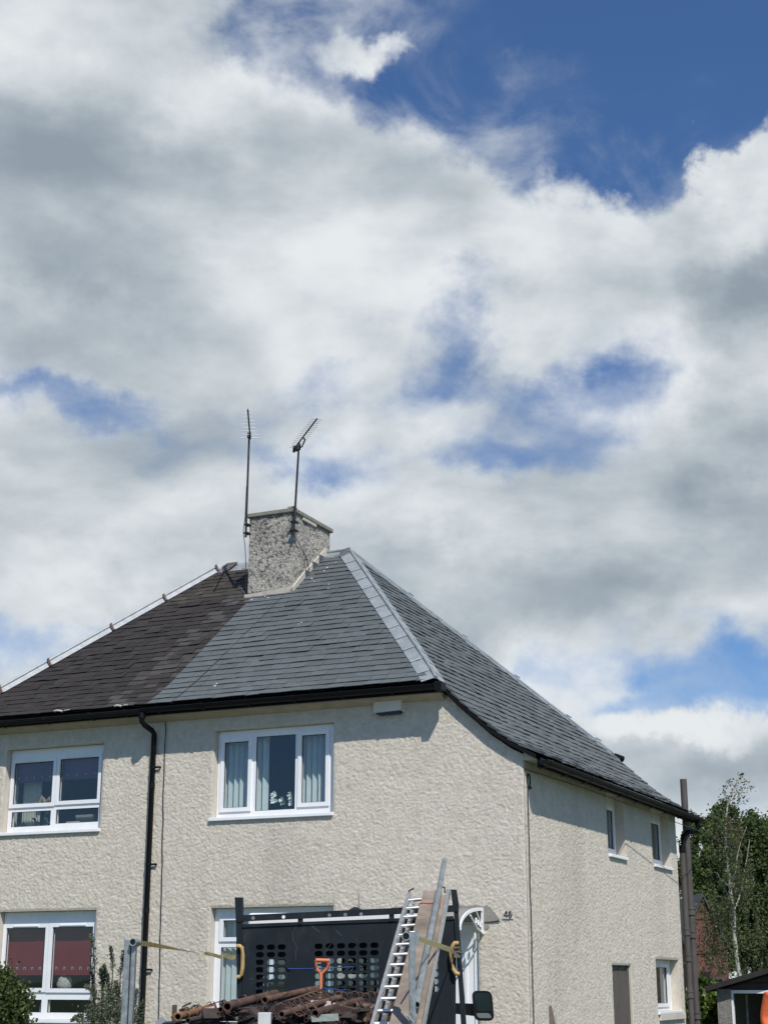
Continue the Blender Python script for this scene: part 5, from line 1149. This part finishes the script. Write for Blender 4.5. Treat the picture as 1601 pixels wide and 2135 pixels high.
def panel():
    mb = MB(); colsets = [542, 565, 587.6, 664.4, 687.6, 711, 734, 757, 780.5, 860, 883, 906]
    x0, x1 = 502, 950; y_top = lambda x: 1931 - (x - 502) * 0.036; rows = [1975, 1990.5, 2006, 2021.8, 2037.4, 2053, 2069]
    tilt = lambda x: -(x - 542) * 0.012 if x < 620 else -(x - 542) * 0.018
    # coordinate lines
    def pt(x, y, back): return H(x, y, 0.0) + (DEP * 0.006 if back else Vector())
    cw = 11.6; xs = [x0]
    cells = []; cur = x0
    for c in colsets:
        if c - cw > cur + 0.5: cells.append((cur, c - cw, None)); cur = c - cw
        cells.append((cur, c + cw if True else 0, c)); cur = c + cw
    cells.append((cur, x1, None)); rb = [1967.2] + [1967.2 + 15.6 * (i + 1) for i in range(7)]
    for a, b, c in cells:
        a_, b_ = a, b
        # above and below the hole rows
        for lo_, hi_ in ((y_top, lambda x: rb[0] + tilt(x)), (lambda x: rb[-1] + tilt(x), lambda x: 2160)):
            q = [(a_, lo_(a_)), (b_, lo_(b_)), (b_, hi_(b_)), (a_, hi_(a_))]
            mb.add([pt(*p, 0) for p in q] + [pt(*p, 1) for p in q], [(0, 3, 2, 1), (4, 5, 6, 7)])
        for i in range(7):
            ya, yb = rb[i], rb[i + 1]
            if c is None:
                q = [(a_, ya + tilt(a_)), (b_, ya + tilt(b_)), (b_, yb + tilt(b_)), (a_, yb + tilt(a_))]; mb.add([pt(*p, 0) for p in q] + [pt(*p, 1) for p in q], [(0, 3, 2, 1), (4, 5, 6, 7)]); continue
            cy = (ya + yb) / 2; n = 20; outer = []; inner = []
            for j in range(n):
                t = 2 * math.pi * (j + 0.5) / n; ct, s_ = math.cos(t), math.sin(t)
                hw_, hh = (b_ - a_) / 2, (yb - ya) / 2; k = min(hw_ / max(abs(ct), 1e-6), hh / max(abs(s_), 1e-6))
                outer.append(((a_ + b_) / 2 + ct * k, cy + s_ * k))
                # rounded slot
                r = 5.7; L_ = 2.9; inner.append((c + (L_ if ct > 0 else -L_) + ct * r, cy + s_ * r))
            cor = [(b_, yb), (a_, yb), (a_, ya), (b_, ya)]
            P0 = [(x, y + tilt(x)) for x, y in outer + inner]
            mb.add([pt(*p, 0) for p in P0], [(j, n + j, n + (j + 1) % n, (j + 1) % n) for j in range(n)])
            mb.add([pt(*p, 1) for p in P0], [(j, (j + 1) % n, n + (j + 1) % n, n + j) for j in range(n)])
            I = [(x, y + tilt(x)) for x, y in inner]; mb.add([pt(*p, 0) for p in I] + [pt(*p, 1) for p in I], [(j, n + j, n + (j + 1) % n, (j + 1) % n) for j in range(n)])
            # corner fill triangles
            for (xx, yy), j in zip(cor, (n // 8 - 0, 0, 0, 0)):
                best = sorted(range(n), key=lambda q: (outer[q][0] - xx) ** 2 + (outer[q][1] - yy) ** 2)[:2]
                tri = [(xx, yy), outer[best[0]], outer[best[1]]]
                mb.add([pt(x, y + tilt(x), 0) for x, y in tri] + [pt(x, y + tilt(x), 1) for x, y in tri], [(0, 1, 2), (3, 5, 4)])
    return mb.build('perforated_panel', M_TB, TK)
panel()
M_SCR = mat('bare_scratch', (0.07, 0.08, 0.085), 0.6)
for pxs in ([(510, 1948), (511, 1957), (510, 1965)], [(618, 1932), (610, 1945), (611, 1960), (619, 1976), (616, 1990), (617, 2003), (621, 2014)], [(648, 1928), (657, 1936), (667, 1944)], [(742, 1958), (747, 1970), (739, 1975)],
            [(700, 1940), (712, 1951)], [(522, 2040), (528, 2044), (525, 2050)], [(640, 1984), (643, 1978)], [(830, 1935), (826, 1960)], [(676, 1990), (690, 1968)]):
    MB().path([H(a, b, -0.0015) for a, b in pxs], 0.0022, 4).build('scratch', M_SCR, TK)
# yellow strap hoops on the headboard ends
def hoop(pxs, name='strap_hoop', r=0.017):
    q = [H(a, b, -0.05) for a, b in pxs]; MB().path(q, r, 8).build(name, M_YEL, TK)
hoop([(495, 1973), (500, 1972.5), (505, 1976), (506, 1990), (506, 2015), (504.5, 2033), (500, 2037), (495, 2037)], r=0.020)
hoop([(956, 1967), (948, 1966), (943, 1972), (940, 1985), (941, 2003), (945, 2020), (950, 2030), (958, 2031)], r=0.020)
# cab (Y 15.5 .. 17.2)
def cab():
    F = Matrix(((0.9925, 0.122, 0, -0.335), (-0.122, 0.9925, 0, 15.42), (0, 0, 1, 0), (0, 0, 0, 1))); w0, w1 = -1.0, 0.82; zt = 2.225; g = MB()
    g.slab(w0, w1, 0.95, zt - 0.13, [(w0 + 0.16, w1 - 0.16, 1.36, 1.81)], 0.0, 0.04)
    cb = g.build('cab_rear', M_TB, TK, F, bevel=0.01)
    MB().box(w0, w1, 0.0, 1.25, zt - 0.128, zt + 0.01).build('cab_roof', M_TW, TK, F, bevel=0.025)
    for x, nm in ((w0, 'cab_side'), (w1 - 0.04, 'cab_side')):
        m = MB(); M_ = F @ Matrix(((0, 1, 0, x), (1, 0, 0, 0), (0, 0, 1, 0), (0, 0, 0, 1)))
        m.slab(0.041, 1.70, 0.6, zt - 0.13, [(0.30, 1.35, 1.50, 2.02)], 0.0, 0.04, Matrix.Identity(4)); m.build(nm, M_TW, TK, M_)
    MB().prism([(w0 + 0.041, 1.25, zt - 0.06), (w0 + 0.041, 1.29, zt - 0.06), (w0 + 0.041, 1.93, 1.48), (w0 + 0.041, 1.89, 1.48)], (0.07, 0, 0)).prism([(w1 - 0.041, 1.25, zt - 0.06), (w1 - 0.041, 1.29, zt - 0.06), (w1 - 0.041, 1.93, 1.48), (w1 - 0.041, 1.89, 1.48)], (-0.07, 0, 0)).build('windscreen_pillar', M_TW, TK, F)
    MB().add([(w0 + 0.11, 1.27, zt - 0.07), (w1 - 0.11, 1.27, zt - 0.07), (w1 - 0.11, 1.90, 1.49), (w0 + 0.11, 1.90, 1.49)], [(0, 1, 2, 3)]).build('windscreen', M_GLASS, TK, F)
    MB().box(w0, w1, 1.72, 2.6, 0.55, 1.45).build('bonnet', M_TW, TK, F, bevel=0.06)
    M_SEAT = mat('dark_seat_cloth', (0.03, 0.03, 0.035), 0.9)
    MB().box(w0 + 0.22, w1 - 0.22, 0.041, 0.046, 1.361, 1.809).build('rear_window', M_GLASS, TK, F)
    for x in (-0.62, 0.02, 0.55):
        MB().box(x - 0.21, x + 0.21, 0.22, 0.34, 1.0, 1.62).build('seat', M_SEAT, TK, F, bevel=0.03); MB().box(x - 0.13, x + 0.13, 0.22, 0.30, 1.66, 1.86).build('headrest', M_SEAT, TK, F, bevel=0.03)
    MB().box(w0 + 0.04, w1 - 0.04, 1.45, 1.8, 1.2, 1.47).build('dashboard', M_SEAT, TK, F, bevel=0.03)
    # beacon base and whip antenna on the roof
    c = H(741, 1893, 0.55); c.z = zt
    MB().tube(c, c + Vector((0, 0, 0.03)), 0.12, 0.10, n=20).tube(c + Vector((0, 0, 0.0301)), c + Vector((0, 0, 0.075)), 0.095, 0.02, n=20).build('roof_beacon', M_TB, TK)
    q = H(749, 1890, 0.55); MB().tube(Vector((q.x, q.y, zt)), H(747.5, 1856, 0.55), 0.004, 0.002, n=5).build('antenna', M_TB, TK)
    # chassis, wheels, bed
    Fb = Matrix(((0.9925, 0.122, 0, -0.335), (-0.122, 0.9925, 0, 15.42), (0, 0, 1, 0), (0, 0, 0, 1)))
    MB().box(-0.4, 0.4, -4.1, 2.4, 0.5, 0.68).build('chassis', M_TB, TK, Fb)
    MB().box(-1.03, 1.03, -3.85, -0.26, 0.80, 0.90).build('bed_floor', M_TB, TK, Fb)
    for x in (-1.03, 1.0): MB().box(x, x + 0.03, -3.85, -0.26, 0.901, 1.19).build('drop_side', M_TB, TK, Fb)
    MB().box(-1.0, 1.0, -3.85, -3.82, 0.901, 1.19).build('tailboard', M_TB, TK, Fb)
    for x, y_ in ((-0.88, -3.0), (0.88, -3.0), (-0.88, 1.7), (0.88, 1.7)):
        wq = MB().tube((x - 0.1, y_, 0.35), (x + 0.1, y_, 0.35), 0.35, n=24).build('wheel', M_TYRE, TK, Fb); MB().tube((x - 0.102, y_, 0.35), (x + 0.102, y_, 0.35), 0.2, n=16).build('rim', M_GALV, wq, Fb)
    # number plate light bar style louvre and vent seen through the panel
    MB().box(-0.99, -0.6, -0.05, -0.005, 1.0, 1.4).build('air_vent', M_TB, TK, Fb)
    # mirror
    mc = P(1007, 2097, 16.3); mm = MB(); hw_, hh = 0.098, 0.142
    def rrect(hw, hh, r, y, sk=0.012): 
        o = []
        for cx_, cz_, a0 in ((hw - r, hh - r, 0), (-hw + r, hh - r, 90), (-hw + r, -hh + r, 180), (hw - r, -hh + r, 270)):
            for q in range(5): a = math.radians(a0 + q * 22.5); o.append(mc + Vector((cx_ + math.cos(a) * r - sk * (cz_ + math.sin(a) * r) / hh, y, cz_ + math.sin(a) * r)))
        return o
    rings = [rrect(hw_, hh, 0.05, -0.02), rrect(hw_ + 0.004, hh + 0.004, 0.055, 0.03), rrect(hw_ * 0.8, hh * 0.85, 0.05, 0.11)]
    n = 20; vs = [v for r in rings for v in r]; mm.add(vs, [(j * n + i, (j + 1) * n + i, (j + 1) * n + (i + 1) % n, j * n + (i + 1) % n) for j in range(2) for i in range(n)], True); mm.add(rings[2], [tuple(range(n))]); mm.add(rrect(hw_, hh, 0.05, -0.02), [tuple(range(n))[::-1]])
    wm = mm.build('wing_mirror', M_BLACK, TK)
    M_MIR = mat('mirror_glass', (0.07, 0.095, 0.12), 0.05, metal=1.0, var=0.02)
    g1 = rrect(hw_ * 0.80, hh * 0.62, 0.03, -0.026); g1 = [v + Vector((-0.002, 0, hh * 0.24)) for v in g1]; MB().add(g1, [tuple(range(n))[::-1]]).build('mirror_pane', M_MIR, wm)
    g2 = rrect(hw_ * 0.70, hh * 0.17, 0.02, -0.026); g2 = [v + Vector((0.004, 0, -hh * 0.66)) for v in g2]; MB().add(g2, [tuple(range(n))[::-1]]).build('mirror_pane', mat('blind_spot_mirror', (0.5, 0.5, 0.5), 0.15, metal=1.0, var=0.02), wm)
    a = P(960, 2100, 16.4); MB().prism([mc + Vector((-0.09, 0.03, -0.10)), mc + Vector((-0.09, 0.03, 0.02)), a + Vector((-0.1, 0.1, 0.04)), a + Vector((-0.1, 0.1, -0.06))], (0, 0.04, 0)).build('mirror_arm', M_BLACK, wm)
cab()
# rear corner posts of the bed
def rear_post(px0, px1, pyt, ring, label):
    a, b = P(px0, pyt, 11.55), P(px1, pyt, 11.55); t = thing('scaffold_post', ((a.x + b.x) / 2, 11.55, 0.9), label, 'post', 'galvanised posts at the tail of the truck')
    w = b.x - a.x; MB().box(a.x, a.x + w, 11.55, 11.55 + 0.075, 0.91, a.z).build('square_tube', M_GALV, t, bevel=0.006)
    c = P(ring[0], ring[1], 11.50); r = ring[2]; MB().tube(c, c + Vector((0.0, 0.34 if ring[3] else 0.22, 0.0)), r, n=20, bore=0.76).build('end_tube', M_GALV, t)
    MB().box(c.x - 0.015, c.x + 0.015, 11.54, 11.62, 1.0, c.z - r * 0.9).build('strut', M_GALV, t, bevel=0.004) if not ring[3] else None
    return t
rear_post(260, 273, 1957, (277.5, 1964, 0.028, False), 'left galvanised post with a ring end and a long yellow strap')
rear_post(852.5, 866, 1941, (846.5, 1952, 0.031, True), 'right galvanised post in front of the ladder')
k = MB(); q = P(869, 1955, 11.6); k.box(q.x - 0.012, q.x + 0.012, 11.55, 11.60, q.z - 0.05, q.z + 0.05); k.tube(P(858, 2112, 11.5), P(862, 2124, 11.5), 0.012, n=6).tube(P(850, 2118, 11.5), P(862, 2132, 11.5), 0.010, n=6); tag(k.build('post_latch', M_GALV), 'small steel latch pin at the foot of the right galvanised post', 'latch')
# ratchet straps
M_STRAP = mat('yellow_webbing', (0.32, 0.275, 0.12), 0.85, var=0.22, vscale=22, bump=0.3); M_STRAP2 = mat('dull_olive_webbing', (0.23, 0.18, 0.065), 0.8, var=0.2, vscale=22)
def ribbon(pts, widths, dirs, m, label):
    mb = MB(); vs = []
    for p, w, d in zip(pts, widths, dirs): d = Vector(d).normalized(); vs += [p - d * w / 2, p + d * w / 2, p + d * w / 2 + Vector((0, 0.003, 0)), p - d * w / 2 + Vector((0, 0.003, 0))]
    n = len(pts); mb.add(vs, [(4 * i + a, 4 * i + (a + 1) % 4, 4 * i + 4 + (a + 1) % 4, 4 * i + 4 + a) for i in range(n - 1) for a in range(4)]); o = mb.build('ratchet_strap', m); tag(o, label, 'strap', 'yellow straps holding the load'); return o
ribbon([P(284, 1964.5, 11.6), P(330, 1972, 12.5), P(380, 1981, 13.4), P(417, 1988, 14.2)], [0.038, 0.034, 0.020, 0.008], [(0, 0, 1), (0, 0.3, 1), (0, 0.8, 0.5), (0.3, 1, 0.2)], M_STRAP2, 'olive-brown strap stretched from the left post across the downpipe')
ribbon([P(421, 1994, 14.25), P(427, 1987, 14.3), P(445, 1991, 14.5), P(462, 1996, 14.8), P(470, 1991.5, 14.85), P(485, 1997, 15.0), P(492, 1995, 15.05)], [0.05, 0.028, 0.032, 0.034, 0.04, 0.045, 0.03], [(0.9, 0, 0.5), (0.2, 0, 1), (0, 0.2, 1), (0, 0, 1), (0.1, 0, 1), (0, 0, 1), (0, 0, 1)], M_STRAP, 'twisted pale yellow strap end by the window left of the headboard')
ribbon([P(871, 1956, 11.7), P(890, 1964, 12.4), P(915, 1972, 13.4), P(936, 1979, 14.6), P(946, 1985, 15.0)], [0.034, 0.040, 0.044, 0.046, 0.040], [(0, 0.2, 1), (0, 0.1, 1), (0, 0, 1), (0.1, 0, 1), (0.2, 0, 1)], M_STRAP, 'yellow strap from the right post over the board to the headboard')
k = MB(); c = H(952, 1985, -0.07); k.box(c.x - 0.03, c.x + 0.03, c.y - 0.03, c.y + 0.02, c.z - 0.05, c.z + 0.05).tube(c + Vector((0, -0.03, 0)), c + Vector((0.06, -0.05, -0.01)), 0.007, n=6).tube(c + Vector((-0.03, -0.03, 0.03)), c + Vector((0.02, -0.04, 0.04)), 0.012, n=6)
tag(k.build('ratchet_buckle', mat('worn_steel', (0.16, 0.14, 0.11), 0.5, metal=0.6)), 'steel ratchet buckle on the yellow loop at the right of the headboard', 'buckle')

# ladder, board, pole leaning on the headboard
def ladder():
    t = thing('ladder', tuple(P(820, 2135, 11.9)), 'aluminium ladder leaning on the headboard under the wooden board', 'ladder')
    LT, LB = P(852.5, 1868, 15.02), P(778, 2135, 12.0); RT, RB = P(935, 1860, 15.02), P(881, 2135, 12.0)
    d = (LT - LB); LB2 = LB - d * 0.22; dR = (RT - RB); RB2 = RB - dR * 0.22; up = d.cross(RT - LT).normalized()
    if up.z < 0: up = -up
    side = (RT - LT).normalized()
    def stile(A, B, w=0.028, h=0.06):
        q = [A - side * w / 2 - up * h / 2, A + side * w / 2 - up * h / 2, A + side * w / 2 + up * h / 2, A - side * w / 2 + up * h / 2]
        return MB().prism(q, B - A).build('stile', M_ALU, t, bevel=0.003)
    stile(LT, LB2); stile(RT, RB2)
    N_ = 16
    for i in range(N_):
        f = 0.045 + i * 0.0795; a = LT.lerp(LB, f); b = RT.lerp(RB, f)
        MB().tube(a - up * 0.0, b + side * 0.0, 0.0165, n=8).build('rung', M_ALU, t)
    # second section underneath
    off = -up * 0.075
    for A, B in ((LT + side * 0.045, LB2 + side * 0.045), (RT - side * 0.045, RB2 - side * 0.045)):
        q = [A + off - side * 0.012 - up * 0.025, A + off + side * 0.012 - up * 0.025, A + off + side * 0.012 + up * 0.025, A + off - side * 0.012 + up * 0.025]; MB().prism(q, (B - A)).build('stile', M_ALU, t)
    for A, dx in ((P(853, 1868, 15.02), 8), (P(927, 1862, 15.0), -9)):
        MB().path([A, A + Vector((0.0, 0, 0.05)), A + Vector((dx * 0.005, -0.01, 0.065)), A + Vector((dx * 0.005, -0.01, 0.075))], 0.008, 6).build('top_hook', M_AERIAL, t)
ladder()
M_PLANK = mat('weathered_plank', (0.235, 0.195, 0.158), 0.85, spec=0.2, var=0.24, vscale=5, bump=0.5, bscale=30, bdist=0.004, col2=(0.18, 0.148, 0.12), stain=(0.12, 0.10, 0.085), sscale=4)
def plank():
    A0, A1 = P(883, 1857, 14.80), P(921, 1857, 14.80); B0, B1 = P(812, 2133, 11.72), P(866, 2133, 11.72); d0, d1 = B0 - A0, B1 - A1; up = (A1 - A0).cross(d0).normalized()
    if up.z < 0: up = -up
    u_ = up * 0.0; t = thing('scaffold_board', tuple(B0), 'long weathered wooden board lying on the ladder against the headboard', 'board')
    q = [A0 + u_, A1 + u_, B1 + d1 * 0.12 + u_, B0 + d0 * 0.12 + u_]; MB().prism(q, -up * 0.038).build('plank', M_PLANK, t, bevel=0.004)
    MB().prism([p - up * 0.042 + Vector((0.035, 0, 0)) for p in q], -up * 0.03).build('plank', M_PLANK, t, bevel=0.004)
    f = 0.125; a, b = A0 + d0 * f + u_, A1 + d1 * f + u_; e = up * 0.006; s = (b - a).normalized() * 0.006
    MB().path([a + e - s, b + e + s, b - up * 0.09 + s, a - up * 0.09 - s, a + e - s], 0.005, 5).build('red_twine', mat('red_twine', (0.45, 0.03, 0.03), 0.7), t)
plank()
PB, PM = P(868, 2095, 11.85), P(912, 1870, 14.42)
tag(MB().tube(PM + (PM - PB).normalized() * 1.24, PB, 0.0255, n=16, bore=0.85).build('scaffold_tube', M_GALV), 'long galvanised scaffold tube sticking up past the headboard', 'scaffold tube')

# shovel, cords
sv = thing('shovel', tuple(P(668, 2070, 14.7)), 'shovel with an orange plastic D-shaped handle in front of the headboard', 'shovel'); M_ORG = mat('orange_plastic', (0.52, 0.15, 0.06), 0.55, var=0.12, vscale=20)
q = [P(a, b, 14.75) for a, b in ((660, 2003), (658.5, 2012), (661, 2020), (667, 2027), (669, 2032), (671, 2032), (673, 2027), (681, 2020), (685.5, 2012), (684.5, 2003))]
m = MB().path(q, 0.014, 8); m.tube(P(658.5, 2002, 14.75), P(686.5, 2003, 14.75), 0.019, n=10).tube(P(669.5, 2027, 14.75), P(669, 2062, 14.72), 0.017, 0.015, n=10); m.build('handle', M_ORG, sv)
MB().tube(P(669, 2062, 14.72), P(664, 2150, 14.6), 0.016, n=8).build('shaft', M_PLANK, sv)
M_BLUE = mat('blue_cord', (0.02, 0.06, 0.22), 0.6)
tag(MB().path([P(601, 2020, 15.0), P(640, 2020, 14.95), P(670, 2019, 14.72), P(705, 2017.5, 14.95), P(738, 2016, 15.05)], 0.006, 5).build('bungee_cord', M_BLUE), 'upper blue bungee cord stretched across the shovel handle', 'cord', 'blue cords on the headboard')
tag(MB().path([P(671, 2061, 14.7), P(695, 2062.5, 14.9), P(714, 2065, 15.0), P(722, 2063, 15.03), P(718, 2068, 15.03), P(710, 2067, 15.02)], 0.006, 5).build('bungee_cord', M_BLUE), 'lower blue bungee cord hooked by the bottom of the shovel handle', 'cord', 'blue cords on the headboard')
tag(MB().path([P(604, 2021, 15.02), P(597, 2019, 15.04), P(600, 2025, 15.04), P(607, 2023, 15.03)], 0.010, 6).build('cord_hook', M_TB), 'dark hook knot at the left end of the upper blue cord', 'hook')

# rusty load
M_RUST = mat('rusty_steel', (0.098, 0.060, 0.045), 0.85, spec=0.2, var=0.35, vscale=14, bump=0.6, bscale=60, bdist=0.004, col2=(0.062, 0.036, 0.029), tone=0.25, stain=(0.17, 0.10, 0.068), sscale=6)
M_RUST2 = mat('orange_rust_steel', (0.20, 0.105, 0.045), 0.85, var=0.35, vscale=14, bump=0.6, bscale=60, bdist=0.004, col2=(0.15, 0.07, 0.04))
M_RUSTD = mat('dark_rusty_steel', (0.036, 0.025, 0.022), 0.9, var=0.4, vscale=12, bump=0.5, bscale=50, bdist=0.004, tone=0.3)
def prop(p0, p1, r, label, m=None, collars=(0.25, 0.55, 0.85), loops=True, grp='rusty props piled on the truck bed', seed=0):
    A, B = P(*p0), P(*p1); r_ = random.Random(seed); d = (B - A).normalized(); s = d.cross(Vector((0, 0, 1))).normalized()
    t = thing('steel_prop', tuple(A), label, 'steel prop', grp)
    MB().tube(A, B, r, n=14, bore=0.72).build('tube', m or M_RUST, t)
    L_ = (B - A).length
    for f in collars:
        c = A.lerp(B, f); MB().tube(c - d * 0.02, c + d * 0.02, r * 1.16, n=14).build('collar', m or M_RUST, t)
        if loops:
            sg = r_.choice((-1, 1)); up = Vector((0, 0, 1)) * r_.choice((1, 1, -1)) * 1.0
            MB().path([c + s * sg * r, c + s * sg * (r + 0.045) + up * 0.035 + d * 0.02, c + s * sg * (r + 0.09) + up * 0.02 + d * 0.05, c + s * sg * (r + 0.05) - up * 0.01 + d * 0.04, c + s * sg * r + d * 0.03], 0.008, 5).build('wedge_cup', m or M_RUST, t)
    return t
prop((371, 2120, 12.2), (445, 2100, 14.2), 0.030, 'ochre-rusted prop whose open end points out at the far left of the load', M_RUST2, (0.2, 0.42, 0.8), seed=1)
prop((474, 2099, 12.2), (575, 2072, 14.6), 0.036, 'thick rusty prop with a wide open end left of the white block', M_RUST, (0.12, 0.5, 0.8), seed=2)
prop((460, 2105, 12.4), (520, 2088, 14.0), 0.022, 'thin rusty prop lying just under the thick left prop', M_RUST, (0.4,), seed=3)
prop((552, 2085, 13.3), (664, 2061, 14.8), 0.031, 'long rusty prop sloping up behind the pile to the shovel', M_RUST, (0.72,), False, seed=4)
prop((587, 2115, 11.9), (708, 2080, 14.0), 0.026, 'rusty prop with an open end lying on the lattice beam', M_RUST, (0.12, 0.33, 0.55, 0.78), seed=5)
prop((657, 2113, 11.9), (752, 2086, 14.0), 0.031, 'rusty prop with a large dark open end right of the middle', M_RUST, (0.16, 0.5, 0.8), seed=6)
prop((392, 2128, 12.0), (470, 2112, 13.5), 0.020, 'thin bar low at the left of the load', M_RUSTD, (0.5,), seed=7)
prop((505, 2092, 13.8), (660, 2066, 15.0), 0.024, 'dark prop behind the others below the headboard panel', M_RUSTD, (0.3, 0.7), seed=8)
r_ = random.Random(77)
for i in range(18):
    x = r_.uniform(400, 800); y = r_.uniform(2112, 2140); Yd = r_.uniform(12.2, 13.6); prop((x, y, Yd), (x + r_.choice((-1, 1, 1)) * r_.uniform(20, 120), y - r_.uniform(2, 38), Yd + r_.uniform(0.5, 1.6)), r_.uniform(0.016, 0.028), 'one of the tangled rusty bars low in the load', r_.choice((M_RUST, M_RUSTD, M_RUSTD)), (r_.random(),), True, grp='tangled bars low in the load', seed=i)
ms = MB(); rw = random.Random(31)
for i in range(120):
    x = rw.uniform(385, 800); y = rw.uniform(2086 + 18 * abs(x - 620) / 200, 2125); c = P(x, y, rw.uniform(12.4, 14.0)); p = [c]
    for k in range(3): p.append(p[-1] + Vector((rw.uniform(-0.08, 0.1), rw.uniform(-0.05, 0.08), rw.uniform(-0.05, 0.045))))
    ms.path(p, rw.uniform(0.004, 0.008), 4)
for i in range(70):
    x = rw.uniform(385, 800); y = rw.uniform(2106, 2140); c = P(x, y, rw.uniform(12.2, 13.8)); ms.box(-0.06, 0.06, -0.05, 0.05, -0.012, 0.012, Matrix.Translation(c) @ Matrix.Rotation(rw.uniform(0, 3), 4, 'Z') @ Matrix.Rotation(rw.uniform(-0.9, 0.9), 4, 'X'))
tag(ms.build('scrap_iron', M_RUSTD), 'mass of bent wire and broken scrap between the props', 'scrap', kind='stuff')
# frame with zigzag lattice
lt = thing('lattice_frame', tuple(P(575, 2100, 12.2)), 'rusty lattice beam with zigzag wire web rising towards the shovel', 'lattice beam')
A, B = P(577, 2096, 12.4), P(667, 2064, 14.5); A2, B2 = P(590, 2112, 12.2), P(700, 2078, 14.2)
for a, b in ((A, B), (A2, B2)): MB().tube(a, b, 0.013, n=6).build('chord', M_RUST, lt)
for i in range(9):
    f0, f1 = i / 9, (i + 0.5) / 9; MB().path([A.lerp(B, f0), A2.lerp(B2, f1), A.lerp(B, (i + 1) / 9)], 0.006, 5).build('web_rod', M_RUST, lt)
MB().prism([P(575, 2094, 12.4), P(603, 2104, 12.2), P(603, 2120, 12.2), P(573, 2110, 12.4)], (0, 0.02, 0)).build('end_plate', M_RUST, lt)
MB().tube(P(667, 2064, 14.5), P(706, 2078, 14.2), 0.010, n=5).build('chord', M_RUST, lt)
# rusty tray frames
ty = thing('steel_tray', tuple(P(770, 2100, 12.8)), 'open rusty rectangular steel tray beside the ladder', 'tray'); M_TR = mat('brown_rust_sheet', (0.155, 0.095, 0.068), 0.85, var=0.25, vscale=10, bump=0.4)
c = [P(705, 2097, 12.5), P(762, 2111, 12.2), P(783, 2098, 13.4), P(776, 2084, 14.2)]; c = [P(706, 2096, 12.6), P(761, 2108, 12.3), P(790, 2095, 13.6), P(776, 2084, 14.6)]
c[3] = c[0] + (c[2] - c[1]); dn_ = Vector((0, 0, -0.075))
for a, b in zip(c, c[1:] + c[:1]): MB().prism([a, b, b + dn_, a + dn_], (b - a).cross(dn_).normalized() * 0.012).build('side_plate', M_TR, ty)
for f in (0.25, 0.5, 0.75): MB().tube(c[0].lerp(c[3], f) + dn_, c[1].lerp(c[2], f) + dn_, 0.012, n=5).build('slat', M_TR, ty)
tag(MB().prism([P(740, 2092, 13.6), P(796, 2100, 13.0), P(800, 2108, 12.8), P(745, 2101, 13.3)], (0, 0.02, 0.012)).build('steel_plate', M_TR), 'flat brown steel plate behind the rusty tray', 'plate')
# rebar loops behind the tray
lo = MB()
for i in range(9):
    c0 = P(705 + i * 11.5, 2080 + (i % 3) * 2, 14.3); pts = [c0 + Vector((math.cos(a) * 0.035, 0.02 * i % 0.05, math.sin(a) * 0.055)) for a in [math.radians(q) for q in range(-30, 220, 30)]]; lo.path(pts, 0.007, 5)
o = lo.build('rebar_loops', M_RUST); tag(o, 'tangle of small rusty rebar hoops behind the tray', 'rebar', kind='stuff')
# other pieces
tag(MB().box(-0.046, 0.046, -0.05, 0.05, -0.14, 0.0, Matrix.Translation(P(552.5, 2111, 11.7))).build('white_box', mat('off_white_plastic', (0.50, 0.51, 0.50), 0.5), bevel=0.004), 'off-white block standing upright at the front of the load', 'box')
tag(MB().prism([P(648, 2119, 11.9), P(705, 2116, 12.1), P(706, 2128, 12.0), P(650, 2131, 11.8)], (0, 0.02, 0.01)).build('green_board', mat('grey_green_board', (0.16, 0.19, 0.17), 0.7, var=0.25, vscale=12)), 'grey-green board lying under the right prop', 'board')
tag(MB().prism([P(424, 2102, 12.9), P(448, 2097, 12.9), P(447, 2108, 12.9), P(426, 2112, 12.9)], (0, 0.05, 0)).build('rubble_bag', mat('pink_plastic', (0.50, 0.30, 0.28), 0.5, var=0.4, vscale=25, bump=0.8, bscale=40)), 'crumpled pinkish plastic wedged in the left of the load', 'plastic bag')
bg_ = MB(); blobm(bg_, P(665, 2100, 13.4), (0.16, 0.1, 0.05), 10, 16, 0.25, random.Random(5)); tag(bg_.build('plastic_sheet', mat('pale_crumpled_plastic', (0.48, 0.42, 0.40), 0.5, var=0.35, vscale=40, bump=1.0, bscale=50, bdist=0.03)), 'pale crumpled plastic seen between the props', 'plastic sheet')
tag(MB().box(-0.018, 0.018, -0.015, 0.015, -0.5, 0.0, Matrix.Translation(P(364.5, 2095, 13.0))).build('wooden_stake', mat('dark_brown_wood', (0.075, 0.05, 0.04), 0.9, var=0.3, vscale=20, bump=0.5)), 'short dark brown stake upright at the left end of the load', 'stake')
tag(MB().prism([P(323, 2135, 12.6), P(334, 2121, 12.6), P(337, 2121, 12.6), P(352, 2137, 12.6)], (0, 0.1, 0)).build('grey_wedge', mat('grey_plastic', (0.22, 0.24, 0.26), 0.6)), 'grey pointed plastic tip left of the brown stake', 'plastic cap')
tag(MB().prism([P(338, 2134, 12.3), P(390, 2130.5, 12.5), P(392, 2134, 12.5), P(338, 2140, 12.3)], (0, 0.2, 0.01)).build('black_bar', M_TB), 'black flat bar under the ochre prop', 'bar')
st_ = MB(); a = P(1148.5, 2096, 17.6); st_.prism([Vector((a.x - 0.02, 17.6, 0.1)), Vector((a.x + 0.075, 17.6, 0.1)), P(1158, 2135, 17.6), P(1150, 2099, 17.6), P(1147, 2096, 17.6), P(1144, 2099, 17.6)], (0, 0.025, 0)); tag(st_.build('fence_stake', mat('grey_brown_wood', (0.13, 0.105, 0.085), 0.9, var=0.3, vscale=12)), 'thin pointed wooden stake leaning before the side wall', 'stake')
